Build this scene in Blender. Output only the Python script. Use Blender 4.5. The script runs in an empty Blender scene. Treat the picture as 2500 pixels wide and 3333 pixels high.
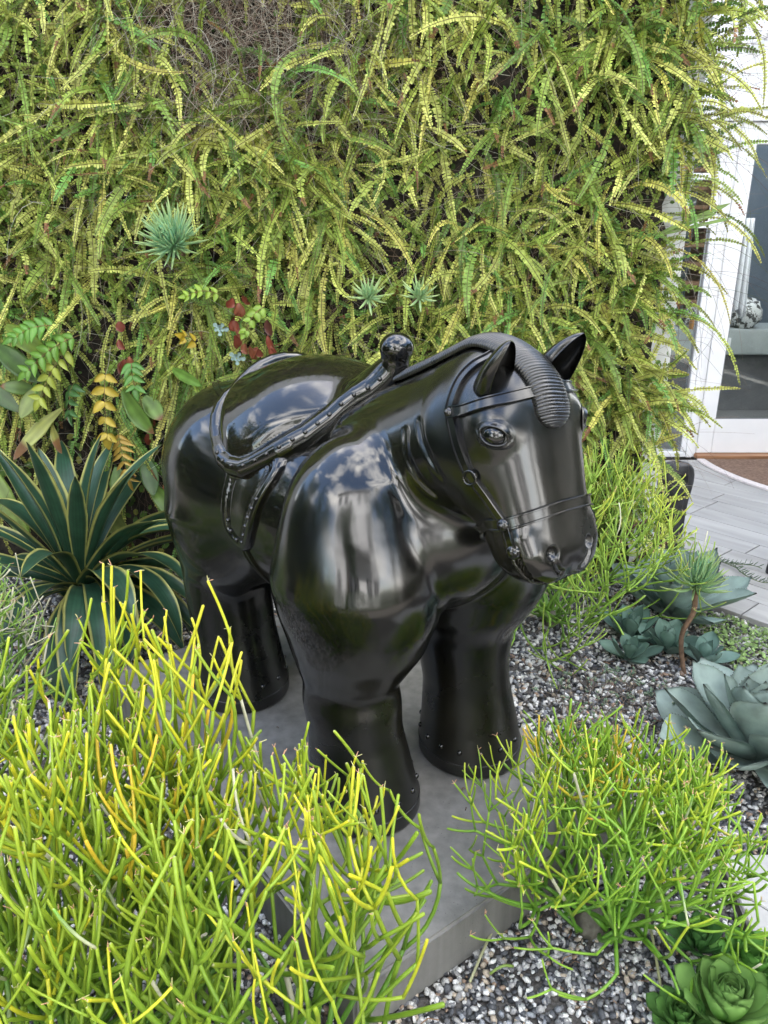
import bpy, bmesh, math, random
import numpy as np
from mathutils import Vector, Matrix, noise as mnoise

S = bpy.context.scene
COL = S.collection
PI = math.pi
R = math.radians

# ---------------------------------------------------------------- camera
CAM_H = 1.65
PITCH = R(20.0)
cam_data = bpy.data.cameras.new('camera')
cam = bpy.data.objects.new('camera', cam_data)
COL.objects.link(cam)
cam.location = (0, 0, CAM_H)
cam.rotation_euler = (R(90) - PITCH, 0, 0)
cam_data.sensor_fit = 'VERTICAL'
cam_data.angle = 2 * math.atan(1666.5 / 2510.0)
cam_data.clip_start = 0.05
cam_data.clip_end = 3000
S.camera = cam

# ---------------------------------------------------------------- world, sun, exposure
SUN_EL, SUN_AZ = R(50), R(8)      # azimuth clockwise from +Y: behind the house, so the garden corner lies in open shade
world = bpy.data.worlds.new('World')
S.world = world
world.use_nodes = True
wn, wl = world.node_tree.nodes, world.node_tree.links
wn.clear()
w_out = wn.new('ShaderNodeOutputWorld')
w_bg = wn.new('ShaderNodeBackground')
w_sky = wn.new('ShaderNodeTexSky')
w_sky.sky_type = 'NISHITA'
w_sky.sun_disc = False
w_sky.sun_elevation = SUN_EL
w_sky.sun_rotation = SUN_AZ
w_sky.air_density = 1.0
w_sky.dust_density = 1.0
w_tc = wn.new('ShaderNodeTexCoord')
w_map = wn.new('ShaderNodeMapping')
w_map.inputs['Scale'].default_value = (1, 1, 2.2)
w_noise = wn.new('ShaderNodeTexNoise')
w_noise.inputs['Scale'].default_value = 1.5
w_noise.inputs['Detail'].default_value = 5
w_noise.inputs['Roughness'].default_value = 0.55
w_ramp = wn.new('ShaderNodeValToRGB')
w_ramp.color_ramp.elements[0].position = 0.47
w_ramp.color_ramp.elements[0].color = (0, 0, 0, 1)
w_ramp.color_ramp.elements[1].position = 0.64
w_ramp.color_ramp.elements[1].color = (1, 1, 1, 1)
w_mix = wn.new('ShaderNodeMix')
w_mix.data_type = 'RGBA'
w_mix.inputs['B'].default_value = (12.6, 12.1, 11.4, 1)     # sunlit cloud
w_bg.inputs['Strength'].default_value = 0.12
wl.new(w_tc.outputs['Generated'], w_map.inputs['Vector'])
wl.new(w_map.outputs['Vector'], w_noise.inputs['Vector'])
wl.new(w_noise.outputs['Fac'], w_ramp.inputs['Fac'])
wl.new(w_ramp.outputs['Color'], w_mix.inputs['Factor'])
wl.new(w_sky.outputs['Color'], w_mix.inputs['A'])
wl.new(w_mix.outputs['Result'], w_bg.inputs['Color'])
wl.new(w_bg.outputs['Background'], w_out.inputs['Surface'])

sun_data = bpy.data.lights.new('sun', 'SUN')
sun_data.energy = 4.5
sun_data.angle = R(.6)
sun_data.color = (1.0, 0.96, 0.9)
sun = bpy.data.objects.new('sun', sun_data)
COL.objects.link(sun)
sun.rotation_euler = Vector((math.sin(SUN_AZ) * math.cos(SUN_EL), math.cos(SUN_AZ) * math.cos(SUN_EL),
                             math.sin(SUN_EL))).to_track_quat('Z', 'Y').to_euler()

S.view_settings.view_transform = 'Standard'
S.view_settings.look = 'None'
S.view_settings.exposure = 2.68
S.view_settings.gamma = 1
S.view_settings.use_curve_mapping = False
S.cycles.max_bounces = 8
S.cycles.diffuse_bounces = 3
S.cycles.glossy_bounces = 4
S.cycles.transparent_max_bounces = 8
S.cycles.use_denoising = True

# ---------------------------------------------------------------- helpers
def tag(o, label=None, cat=None, group=None, kind=None):
    if label: o['label'] = label
    if cat: o['category'] = cat
    if group: o['group'] = group
    if kind: o['kind'] = kind
    return o

def empty(name, loc, label, cat, group=None, rz=0.0):
    o = bpy.data.objects.new(name, None)
    o.empty_display_size = 0.1
    COL.objects.link(o)
    o.location = loc
    o.rotation_euler = (0, 0, rz)
    return tag(o, label, cat, group)

def np_mesh(name, V, F, mats=(), smooth=True, cols=None, normals=None):
    """V (n,3); F (m,3|4) int array; cols (n,3) or None"""
    me = bpy.data.meshes.new(name)
    V = np.asarray(V, dtype=np.float32)
    F = np.asarray(F, dtype=np.int32)
    k = F.shape[1]
    me.vertices.add(len(V))
    me.vertices.foreach_set('co', V.ravel())
    me.loops.add(F.size)
    me.loops.foreach_set('vertex_index', F.ravel())
    me.polygons.add(len(F))
    me.polygons.foreach_set('loop_start', np.arange(0, F.size, k, dtype=np.int32))
    me.polygons.foreach_set('loop_total', np.full(len(F), k, dtype=np.int32))
    me.polygons.foreach_set('use_smooth', np.full(len(F), bool(smooth)))
    me.update(calc_edges=True)
    me.validate(clean_customdata=False)
    if cols is not None:
        a = me.color_attributes.new('tint', 'FLOAT_COLOR', 'POINT')
        c = np.ones((len(V), 4), dtype=np.float32)
        c[:, :3] = cols
        a.data.foreach_set('color', c.ravel())
    for m in mats:
        me.materials.append(m)
    if normals is not None:
        me.normals_split_custom_set_from_vertices([tuple(x) for x in normals])
    return me

def link(name, me, parent=None, loc=None):
    o = bpy.data.objects.new(name, me)
    COL.objects.link(o)
    if parent is not None:
        o.parent = parent
    if loc is not None:
        o.location = loc
    return o

class MB:
    """collects verts and quad faces (triangles repeat their last corner) for one mesh"""
    def __init__(s):
        s.V = []; s.F = []; s.C = []; s.n = 0
    def add(s, V, F, c=None):
        V = np.asarray(V, dtype=np.float64).reshape(-1, 3)
        F = np.asarray(F, dtype=np.int64)
        s.V.append(V)
        s.F.append(F + s.n)
        if c is None: c = (1, 1, 1)
        s.C.append(np.broadcast_to(np.asarray(c, dtype=np.float64), (len(V), 3)))
        s.n += len(V)
    def arrays(s):
        return np.concatenate(s.V), np.concatenate(s.F), np.concatenate(s.C)
    def mesh(s, name, mats=(), smooth=True):
        V, F, C = s.arrays()
        return np_mesh(name, V, F, mats, smooth, C)

def grid_faces(nr, nc, closed_c=False, off=0):
    """faces of a grid of nr rows and nc columns of vertices"""
    i = np.arange(nr - 1)[:, None]
    j = np.arange(nc if closed_c else nc - 1)[None, :]
    j2 = (j + 1) % nc
    a = i * nc + j; b = i * nc + j2; c = (i + 1) * nc + j2; d = (i + 1) * nc + j
    return np.stack([a, b, c, d], -1).reshape(-1, 4) + off

def frames(P):
    """tangent, normal, binormal along polyline P by parallel transport"""
    P = np.asarray(P, float)
    T = np.gradient(P, axis=0)
    T /= np.linalg.norm(T, axis=1)[:, None] + 1e-12
    N = np.zeros_like(P)
    ref = np.array([0, 0, 1.0]) if abs(T[0, 2]) < .9 else np.array([1.0, 0, 0])
    n = np.cross(T[0], ref); n /= np.linalg.norm(n)
    N[0] = n
    for i in range(1, len(P)):
        n = N[i - 1] - T[i] * (N[i - 1] @ T[i])
        N[i] = n / (np.linalg.norm(n) + 1e-12)
    return T, N, np.cross(T, N)

def tube(P, r, k=6, cap=True):
    """tube along P with radius array r; rounded by shrinking end rings"""
    P = np.asarray(P, float)
    r = np.broadcast_to(np.asarray(r, float), (len(P),)).copy()
    T, N, B = frames(P)
    if cap:
        P = np.concatenate([[P[0]], P, [P[-1] + T[-1] * r[-1] * .7]])
        r = np.concatenate([[r[0] * .02], r, [r[-1] * .15]])
        T = np.concatenate([T[:1], T, T[-1:]]); N = np.concatenate([N[:1], N, N[-1:]]); B = np.concatenate([B[:1], B, B[-1:]])
    a = np.arange(k) * 2 * PI / k
    V = P[:, None, :] + r[:, None, None] * (np.cos(a)[None, :, None] * N[:, None, :] + np.sin(a)[None, :, None] * B[:, None, :])
    return V.reshape(-1, 3), grid_faces(len(P), k, True)

def box_vf(x0, x1, y0, y1, z0, z1):
    V = np.array([[x, y, z] for z in (z0, z1) for y in (y0, y1) for x in (x0, x1)], float)
    F = np.array([[0, 2, 3, 1], [4, 5, 7, 6], [0, 1, 5, 4], [2, 6, 7, 3], [0, 4, 6, 2], [1, 3, 7, 5]])
    return V, F

def box_obj(name, x0, x1, y0, y1, z0, z1, mat, parent=None, bevel=0.0):
    cx, cy, cz = (x0 + x1) / 2, (y0 + y1) / 2, (z0 + z1) / 2
    me = bpy.data.meshes.new(name)
    bm = bmesh.new()
    bmesh.ops.create_cube(bm, size=1)
    bmesh.ops.scale(bm, vec=(x1 - x0, y1 - y0, z1 - z0), verts=bm.verts)
    if bevel > 0:
        bmesh.ops.bevel(bm, geom=bm.edges[:], offset=bevel, segments=2, affect='EDGES')
    bm.to_mesh(me); bm.free()
    me.materials.append(mat)
    o = link(name, me, parent)
    o.location = (cx, cy, cz)
    if parent is not None:
        o.location = Vector((cx, cy, cz)) - Vector(parent.location)
    return o

def catmull(pts, n):
    """n points along a smooth curve through pts"""
    P = np.asarray(pts, float)
    P = np.concatenate([[2 * P[0] - P[1]], P, [2 * P[-1] - P[-2]]])
    d = np.linalg.norm(np.diff(P[1:-1], axis=0), axis=1)
    s = np.concatenate([[0], np.cumsum(d)])
    t = np.linspace(0, s[-1], n)
    i = np.clip(np.searchsorted(s, t, side='right') - 1, 0, len(d) - 1)
    f = ((t - s[i]) / d[i])[:, None]
    p0, p1, p2, p3 = P[i], P[i + 1], P[i + 2], P[i + 3]
    return .5 * ((2 * p1) + (-p0 + p2) * f + (2 * p0 - 5 * p1 + 4 * p2 - p3) * f ** 2 + (-p0 + 3 * p1 - 3 * p2 + p3) * f ** 3)

# ---------------------------------------------------------------- materials
def new_mat(name):
    m = bpy.data.materials.new(name)
    m.use_nodes = True
    return m, m.node_tree.nodes, m.node_tree.links, m.node_tree.nodes['Principled BSDF']

def add_noise_color(m, c1, c2, scale, detail=4, bump=0.0, bump_scale=None, rough=(0.5, 0.5), pos=(0.35, 0.65), dist=0.01, coord='Object'):
    n, l = m.node_tree.nodes, m.node_tree.links
    b = n['Principled BSDF']
    tc = n.new('ShaderNodeTexCoord')
    nz = n.new('ShaderNodeTexNoise')
    nz.inputs['Scale'].default_value = scale
    nz.inputs['Detail'].default_value = detail
    nz.inputs['Roughness'].default_value = 0.6
    rp = n.new('ShaderNodeValToRGB')
    rp.color_ramp.elements[0].position = pos[0]
    rp.color_ramp.elements[1].position = pos[1]
    rp.color_ramp.elements[0].color = (*c1, 1)
    rp.color_ramp.elements[1].color = (*c2, 1)
    l.new(tc.outputs[coord], nz.inputs['Vector'])
    l.new(nz.outputs['Fac'], rp.inputs['Fac'])
    l.new(rp.outputs['Color'], b.inputs['Base Color'])
    mr = n.new('ShaderNodeMapRange')
    mr.inputs['To Min'].default_value = rough[0]
    mr.inputs['To Max'].default_value = rough[1]
    l.new(nz.outputs['Fac'], mr.inputs['Value'])
    l.new(mr.outputs['Result'], b.inputs['Roughness'])
    if bump > 0:
        nb = n.new('ShaderNodeTexNoise')
        nb.inputs['Scale'].default_value = bump_scale or scale * 6
        nb.inputs['Detail'].default_value = 5
        bp = n.new('ShaderNodeBump')
        bp.inputs['Strength'].default_value = bump
        bp.inputs['Distance'].default_value = dist
        l.new(tc.outputs[coord], nb.inputs['Vector'])
        l.new(nb.outputs['Fac'], bp.inputs['Height'])
        l.new(bp.outputs['Normal'], b.inputs['Normal'])
    return rp

def tint_mat(name, rough=0.5, spec=0.4, scale=30, amount=0.35, translucent=0.0, bump=0.0, hue_obj=0.0, coat=0.0, transl_col=None):
    """colour from the mesh's own 'tint' attribute, broken up by noise"""
    m, n, l, b = new_mat(name)
    at = n.new('ShaderNodeAttribute'); at.attribute_name = 'tint'
    tc = n.new('ShaderNodeTexCoord')
    nz = n.new('ShaderNodeTexNoise'); nz.inputs['Scale'].default_value = scale; nz.inputs['Detail'].default_value = 4
    mr = n.new('ShaderNodeMapRange')
    mr.inputs['From Min'].default_value = .3; mr.inputs['From Max'].default_value = .7
    mr.inputs['To Min'].default_value = 1 - amount; mr.inputs['To Max'].default_value = 1 + amount * .6
    mx = n.new('ShaderNodeMix'); mx.data_type = 'RGBA'; mx.blend_type = 'MULTIPLY'; mx.inputs['Factor'].default_value = 1
    l.new(tc.outputs['Object'], nz.inputs['Vector'])
    l.new(nz.outputs['Fac'], mr.inputs['Value'])
    l.new(at.outputs['Color'], mx.inputs['A'])
    l.new(mr.outputs['Result'], mx.inputs['B'])
    col = mx.outputs['Result']
    if hue_obj > 0:
        oi = n.new('ShaderNodeObjectInfo')
        hs = n.new('ShaderNodeHueSaturation')
        m1 = n.new('ShaderNodeMapRange'); m1.inputs['To Min'].default_value = .5 - hue_obj; m1.inputs['To Max'].default_value = .5 + hue_obj
        m2 = n.new('ShaderNodeMapRange'); m2.inputs['To Min'].default_value = .75; m2.inputs['To Max'].default_value = 1.25
        l.new(oi.outputs['Random'], m1.inputs['Value']); l.new(oi.outputs['Random'], m2.inputs['Value'])
        l.new(m1.outputs['Result'], hs.inputs['Hue']); l.new(m2.outputs['Result'], hs.inputs['Value'])
        l.new(col, hs.inputs['Color'])
        col = hs.outputs['Color']
    l.new(col, b.inputs['Base Color'])
    b.inputs['Roughness'].default_value = rough
    b.inputs['Specular IOR Level'].default_value = spec
    if coat: b.inputs['Coat Weight'].default_value = coat
    if bump:
        bp = n.new('ShaderNodeBump'); bp.inputs['Strength'].default_value = bump; bp.inputs['Distance'].default_value = .004
        l.new(nz.outputs['Fac'], bp.inputs['Height']); l.new(bp.outputs['Normal'], b.inputs['Normal'])
    if translucent > 0:
        tr = n.new('ShaderNodeBsdfTranslucent')
        if transl_col:
            tm = n.new('ShaderNodeMix'); tm.data_type = 'RGBA'; tm.blend_type = 'MULTIPLY'; tm.inputs['Factor'].default_value = 1
            tm.inputs['B'].default_value = (*transl_col, 1)
            l.new(col, tm.inputs['A']); l.new(tm.outputs['Result'], tr.inputs['Color'])
        else:
            l.new(col, tr.inputs['Color'])
        ms = n.new('ShaderNodeMixShader'); ms.inputs['Fac'].default_value = translucent
        l.new(b.outputs['BSDF'], ms.inputs[1]); l.new(tr.outputs['BSDF'], ms.inputs[2])
        l.new(ms.outputs['Shader'], n['Material Output'].inputs['Surface'])
    return m
# ================================================================= SETTING
rng = np.random.RandomState(11)
SUNUP = np.array([0, 0, 1.0])

# ---- ground
m_soil, *_ = new_mat('soil')
add_noise_color(m_soil, (.06, .052, .045), (.15, .14, .13), 90, 6, .6, 220, (.9, .95))
V, F = np.array([[-400, -400, 0], [400, -400, 0], [400, 400, 0], [-400, 400, 0]], float), np.array([[0, 1, 2, 3]])
tag(link('ground', np_mesh('ground', V, F, [m_soil], False)), kind='structure')

# plinth frame: corners on the ground
PL = [(-1.005, 2.43), (-.062, 1.175), (.705, 1.76), (-.235, 3.015)]
m_conc, n_, l_, b_ = new_mat('concrete')
rp = add_noise_color(m_conc, (.15, .145, .132), (.26, .252, .235), 5, 8, .25, 160, (.42, .62), (.3, .7), .002)
n_, l_ = m_conc.node_tree.nodes, m_conc.node_tree.links
tc_ = [x for x in n_ if x.type == 'TEX_COORD'][0]
mp2 = n_.new('ShaderNodeMapping'); mp2.inputs['Scale'].default_value = (26, 26, 1.6)
nz2 = n_.new('ShaderNodeTexNoise'); nz2.inputs['Scale'].default_value = 1.2; nz2.inputs['Detail'].default_value = 6
vor = n_.new('ShaderNodeTexVoronoi'); vor.inputs['Scale'].default_value = 75
vr = n_.new('ShaderNodeValToRGB'); vr.color_ramp.elements[0].position = .04; vr.color_ramp.elements[1].position = .12
vr.color_ramp.elements[0].color = (.25, .25, .25, 1)
mr2 = n_.new('ShaderNodeMapRange'); mr2.inputs['From Min'].default_value = .3; mr2.inputs['From Max'].default_value = .7
mr2.inputs['To Min'].default_value = .78; mr2.inputs['To Max'].default_value = 1.15
mx1 = n_.new('ShaderNodeMix'); mx1.data_type = 'RGBA'; mx1.blend_type = 'MULTIPLY'; mx1.inputs['Factor'].default_value = 1
mx2 = n_.new('ShaderNodeMix'); mx2.data_type = 'RGBA'; mx2.blend_type = 'MULTIPLY'; mx2.inputs['Factor'].default_value = .6
nz3 = n_.new('ShaderNodeTexNoise'); nz3.inputs['Scale'].default_value = 9
mth = n_.new('ShaderNodeMath'); mth.operation = 'GREATER_THAN'; mth.inputs[1].default_value = .56
l_.new(tc_.outputs['Object'], mp2.inputs['Vector']); l_.new(mp2.outputs['Vector'], nz2.inputs['Vector']); l_.new(nz2.outputs['Fac'], mr2.inputs['Value'])
l_.new(tc_.outputs['Object'], vor.inputs['Vector']); l_.new(vor.outputs['Distance'], vr.inputs['Fac'])
l_.new(tc_.outputs['Object'], nz3.inputs['Vector']); l_.new(nz3.outputs['Fac'], mth.inputs[0]); l_.new(mth.outputs['Value'], mx2.inputs['Factor'])
l_.new(rp.outputs['Color'], mx1.inputs['A']); l_.new(mr2.outputs['Result'], mx1.inputs['B'])
l_.new(mx1.outputs['Result'], mx2.inputs['A']); l_.new(vr.outputs['Color'], mx2.inputs['B'])
l_.new(mx2.outputs['Result'], n_['Principled BSDF'].inputs['Base Color'])
bm = bmesh.new()
vb = [bm.verts.new((x, y, .0)) for x, y in PL]; vt = [bm.verts.new((x, y, .15)) for x, y in PL]
bm.faces.new(vb[::-1]); bm.faces.new(vt)
for i in range(4): bm.faces.new([vb[i], vb[(i + 1) % 4], vt[(i + 1) % 4], vt[i]])
bmesh.ops.bevel(bm, geom=bm.edges[:], offset=.007, segments=3, affect='EDGES')
me = bpy.data.meshes.new('plinth'); bm.to_mesh(me); bm.free(); me.materials.append(m_conc)
for p in me.polygons: p.use_smooth = False
tag(link('plinth', me), 'low rectangular grey concrete plinth under the black horse', 'plinth')

# ---- timber-look deck: each board its own piece, running away to the right at 49 degrees
DD = np.array([math.cos(R(-49)), math.sin(R(-49))]); DN = np.array([-DD[1], DD[0]])
m_deck, n_, l_, b_ = new_mat('deck_board')
def wood_like(m, c1, c2, sx=2.2, sy=26, rough=.55, rnd=.12):
    n, l = m.node_tree.nodes, m.node_tree.links; b = n['Principled BSDF']
    tc = n.new('ShaderNodeTexCoord'); mp = n.new('ShaderNodeMapping'); mp.inputs['Scale'].default_value = (sx, sy, sy)
    oi = n.new('ShaderNodeObjectInfo'); cb = n.new('ShaderNodeVectorMath'); cb.operation = 'ADD'
    sc = n.new('ShaderNodeVectorMath'); sc.operation = 'SCALE'; sc.inputs['Scale'].default_value = 1
    mm = n.new('ShaderNodeMath'); mm.operation = 'MULTIPLY'; mm.inputs[1].default_value = 37
    nz = n.new('ShaderNodeTexNoise'); nz.inputs['Scale'].default_value = 1; nz.inputs['Detail'].default_value = 7; nz.inputs['Distortion'].default_value = .6
    n2 = n.new('ShaderNodeTexNoise'); n2.inputs['Scale'].default_value = 5
    rp = n.new('ShaderNodeValToRGB'); rp.color_ramp.elements[0].color = (*c1, 1); rp.color_ramp.elements[1].color = (*c2, 1)
    rp.color_ramp.elements[0].position = .32; rp.color_ramp.elements[1].position = .68
    hs = n.new('ShaderNodeHueSaturation'); mr = n.new('ShaderNodeMapRange'); mr.inputs['To Min'].default_value = 1 - rnd; mr.inputs['To Max'].default_value = 1 + rnd
    l.new(oi.outputs['Random'], mm.inputs[0]); l.new(tc.outputs['Object'], mp.inputs['Vector'])
    l.new(mp.outputs['Vector'], cb.inputs[0]); l.new(mm.outputs['Value'], cb.inputs[1])
    l.new(cb.outputs['Vector'], nz.inputs['Vector']); l.new(nz.outputs['Fac'], rp.inputs['Fac'])
    l.new(oi.outputs['Random'], mr.inputs['Value']); l.new(mr.outputs['Result'], hs.inputs['Value']); l.new(rp.outputs['Color'], hs.inputs['Color'])
    l.new(hs.outputs['Color'], b.inputs['Base Color']); b.inputs['Roughness'].default_value = rough
    bp = n.new('ShaderNodeBump'); bp.inputs['Strength'].default_value = .25; bp.inputs['Distance'].default_value = .002
    l.new(nz.outputs['Fac'], bp.inputs['Height']); l.new(bp.outputs['Normal'], b.inputs['Normal'])
wood_like(m_deck, (.28, .275, .265), (.37, .365, .35), 1.5, 14, rnd=.08)
m_sub, *_ = new_mat('deck_bed'); add_noise_color(m_sub, (.03, .028, .025), (.06, .056, .05), 30)
dk = empty('deck', (1.9, 4.4, 0), 'pale grey deck of long boards leading to the white door', 'deck')
dk['kind'] = 'structure'; del dk['category']; del dk['label']
BW = .177
def clip_poly(poly, a, b, c):
    """keep a*x+b*y>=c"""
    out = []
    for i in range(len(poly)):
        p, q = poly[i - 1], poly[i]
        dp, dq = a * p[0] + b * p[1] - c, a * q[0] + b * q[1] - c
        if (dp >= 0) != (dq >= 0):
            t = dp / (dp - dq); out.append((p[0] + t * (q[0] - p[0]), p[1] + t * (q[1] - p[1])))
        if dq >= 0: out.append(q)
    return out
def prism(name, poly, z0, z1, mat, parent=None, bev=.0018, rot=None):
    """prism in a frame whose X runs along the board"""
    bm = bmesh.new()
    c = np.mean(poly, 0)
    an = rot if rot is not None else 0
    cs, sn = math.cos(-an), math.sin(-an)
    L = [((x - c[0]) * cs - (y - c[1]) * sn, (x - c[0]) * sn + (y - c[1]) * cs) for x, y in poly]
    b = [bm.verts.new((x, y, 0)) for x, y in L]; t = [bm.verts.new((x, y, z1 - z0)) for x, y in L]
    bm.faces.new(b[::-1]); bm.faces.new(t)
    for i in range(len(L)):
        bm.faces.new([b[i], b[(i + 1) % len(L)], t[(i + 1) % len(L)], t[i]])
    bmesh.ops.recalc_face_normals(bm, faces=bm.faces)
    if bev: bmesh.ops.bevel(bm, geom=[e for e in bm.edges if abs(e.verts[0].co.z - e.verts[1].co.z) < 1e-6 and e.verts[0].co.z > 1e-6], offset=bev, segments=1, affect='EDGES')
    me = bpy.data.meshes.new(name); bm.to_mesh(me); bm.free(); me.materials.append(mat)
    o = link(name, me, parent)
    o.location = Vector((c[0], c[1], z0)) - (Vector(parent.location) if parent else Vector((0, 0, 0)))
    o.rotation_euler = (0, 0, an)
    return o
n0 = 3.245
CUT = {}
for k in range(0, 19):
    a, b = n0 + k * BW + .003, n0 + (k + 1) * BW - .003
    # boards cut at staggered places; joint positions read from the photograph where they show
    rs = np.random.RandomState(100 + k)
    joints = [-9.0]
    s0 = {7: -2.16, 8: -2.10}.get(k)
    tj = rs.uniform(-6, -5)
    base_t = (np.array([1.903, 4.452]) @ DD) if k in (6, 7) else (np.array([2.153, 4.727]) @ DD) if k in (8,) else (np.array([1.72, 3.20]) @ DD) if k == 0 else rs.uniform(-1.9, -.6)
    cuts = sorted([base_t + j * 1.2 for j in range(-4, 4)])
    for c0, c1 in zip(cuts[:-1], cuts[1:]):
        quad = [DD * (c0 + .003) + DN * a, DD * (c1 - .003) + DN * a, DD * (c1 - .003) + DN * b, DD * (c0 + .003) + DN * b]
        poly = [tuple(q) for q in quad]
        poly = clip_poly(poly, 1, 0, .86)            # left end of the deck
        if len(poly) >= 3: poly = clip_poly(poly, 0, -1, -5.60)      # up to the threshold
        if len(poly) >= 3: poly = clip_poly(poly, -1, 0, -4.4)
        if len(poly) < 3: continue
        # keep boards in front of the wall end only
        if max(p[1] for p in poly) < 2.0 and max(p[0] for p in poly) < 1.5: continue
        ok = True
        if ok:
            pp = np.array(poly)
            area = abs(np.sum(pp[:, 0] * np.roll(pp[:, 1], 1) - np.roll(pp[:, 0], 1) * pp[:, 1])) / 2
            if area < .0008: continue
            prism('deck_board', poly, .002, .030 + rs.uniform(-.0006, .0006), m_deck, dk, .0018, R(-49))
poly = [(.86, 5.6), (.86, 2.6), (2.6, .8), (4.4, .8), (4.4, 5.6)]
q = clip_poly(poly, DN[0], DN[1], n0 + .004)
prism('deck_bed', q, .0, .006, m_sub, dk, 0)

# ---- pale pavers of the path at lower right
m_pave, *_ = new_mat('paver'); add_noise_color(m_pave, (.38, .37, .355), (.50, .49, .475), 14, 8, .25, 180, (.6, .75), dist=.002)
pth = empty('path', (1.4, 1.3, 0), 'x', 'x'); del pth['label']; del pth['category']; pth['kind'] = 'structure'
region = [(.932, 1.675), (1.9, 1.70), (1.9, .5), (.84, .5), (.895, 1.34)]
nn0 = np.array([.941, 1.529]) @ DN
for k in range(-6, 6):
    a, b = nn0 + k * .33 + .002, nn0 + (k + 1) * .33 - .002
    for j in range(-3, 3):
        t0 = -.15 + j * .9 + (.45 if k % 2 else 0)
        p = clip_poly(region, DN[0], DN[1], a)
        if len(p) >= 3: p = clip_poly(p, -DN[0], -DN[1], -b)
        if len(p) >= 3: p = clip_poly(p, DD[0], DD[1], t0 + .002)
        if len(p) >= 3: p = clip_poly(p, -DD[0], -DD[1], -(t0 + .9 - .002))
        if len(p) < 3: continue
        pp = np.array(p); area = abs(np.sum(pp[:, 0] * np.roll(pp[:, 1], 1) - np.roll(pp[:, 0], 1) * pp[:, 1])) / 2
        if area < .001: continue
        prism('paver', p, .001, .034, m_pave, pth, .003, 0)
m_edge, *_ = new_mat('edging_steel'); add_noise_color(m_edge, (.06, .055, .05), (.11, .10, .09), 40)
ed = [(.925, 1.69), (.888, 1.34), (.832, .5)]
for a, b in zip(ed[:-1], ed[1:]):
    a, b = np.array(a), np.array(b); d = b - a; d /= np.linalg.norm(d); nn = np.array([-d[1], d[0]]) * .003
    prism('path_edging', [tuple(a - nn), tuple(b - nn), tuple(b + nn), tuple(a + nn)], .001, .040, m_edge, pth, 0)

# ---- gravel: loose mixed pebbles
def icosphere():
    bm = bmesh.new(); bmesh.ops.create_icosphere(bm, subdivisions=1, radius=1)
    v = np.array([x.co for x in bm.verts]); f = np.array([[q.index for q in p.verts] for p in bm.faces]); bm.free()
    return v, f
IV, IF = icosphere()
def in_pl(x, y, pad=0):
    c = np.mean(PL, 0); r = np.ones(len(x), bool)
    for i in range(4):
        a, b = np.array(PL[i]), np.array(PL[(i + 1) % 4]); d = b - a; d /= np.linalg.norm(d)
        r &= ((x - a[0]) * -d[1] + (y - a[1]) * d[0]) > -pad
    return r
def gravel_pts():
    out = []
    rs = np.random.RandomState(5)
    for (x0, x1, y0, y1, dens, size) in ((-1.1, 1.0, .95, 2.1, 9000, .0070), (-2.1, -1.1, 1.2, 2.1, 3000, .009), (-2.4, 2.0, 2.1, 3.75, 5000, .0088), (1.0, 2.0, 1.66, 2.1, 7000, .0078)):
        n = int((x1 - x0) * (y1 - y0) * dens)
        p = np.stack([rs.uniform(x0, x1, n), rs.uniform(y0, y1, n), np.full(n, size)], 1)
        out.append(p)
    p = np.concatenate(out)
    x, y = p[:, 0], p[:, 1]
    keep = ~in_pl(x, y, -.004) & (x * DN[0] + y * DN[1] < n0 - .004)
    keep &= ~((x > .93 - (1.675 - y) * .1) & (y < 1.68))
    keep &= ~((x < -.35) & (y < 1.25) & (rs.rand(len(x)) < .5))
    p = p[keep]
    nar = int((p[:, 0] < -1).sum())
    return p
gp = gravel_pts(); NG = len(gp)
rs = np.random.RandomState(6)
pal = np.array([[.62, .61, .58], [.50, .49, .47], [.33, .32, .31], [.17, .17, .175], [.085, .088, .095], [.045, .047, .05], [.42, .35, .27], [.30, .21, .15], [.72, .71, .69], [.24, .25, .27]])
prob = np.array([.13, .13, .12, .15, .15, .10, .07, .03, .06, .06]); prob /= prob.sum()
pc = 1.18 * pal[rs.choice(len(pal), NG, p=prob)] * rs.uniform(.85, 1.15, (NG, 1))
sc = gp[:, 2:3] * rs.uniform(.5, 1.2, (NG, 1)) ** 1.2 * 1.25 * np.stack([rs.uniform(.85, 1.35, NG), rs.uniform(.75, 1.0, NG), rs.uniform(.5, .8, NG)], 1)
an = rs.uniform(0, 2 * PI, NG); ti = rs.normal(0, .35, (NG, 2))
Vg = IV[None] * (1 + rs.uniform(-.12, .12, (NG, 12, 1))) * sc[:, None]
ca, sa = np.cos(an)[:, None], np.sin(an)[:, None]
X = Vg[..., 0] * ca - Vg[..., 1] * sa; Y = Vg[..., 0] * sa + Vg[..., 1] * ca
Z = Vg[..., 2] + X * ti[:, :1] + Y * ti[:, 1:]
zz = rs.uniform(.0, .007, NG)
Vg = np.stack([X + gp[:, :1], Y + gp[:, 1:2], Z + zz[:, None] + .003], -1).reshape(-1, 3)
Fg = (IF[None] + (np.arange(NG) * 12)[:, None, None]).reshape(-1, 3)
M_PEB = tint_mat('pebble', .55, .35, 240, .35)
tag(link('gravel', np_mesh('gravel', Vg, Fg, [M_PEB], True, np.repeat(pc, 12, 0))), 'mixed white grey and black pebbles around the plinth', 'gravel', kind='stuff')
print('gravel', NG)

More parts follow.
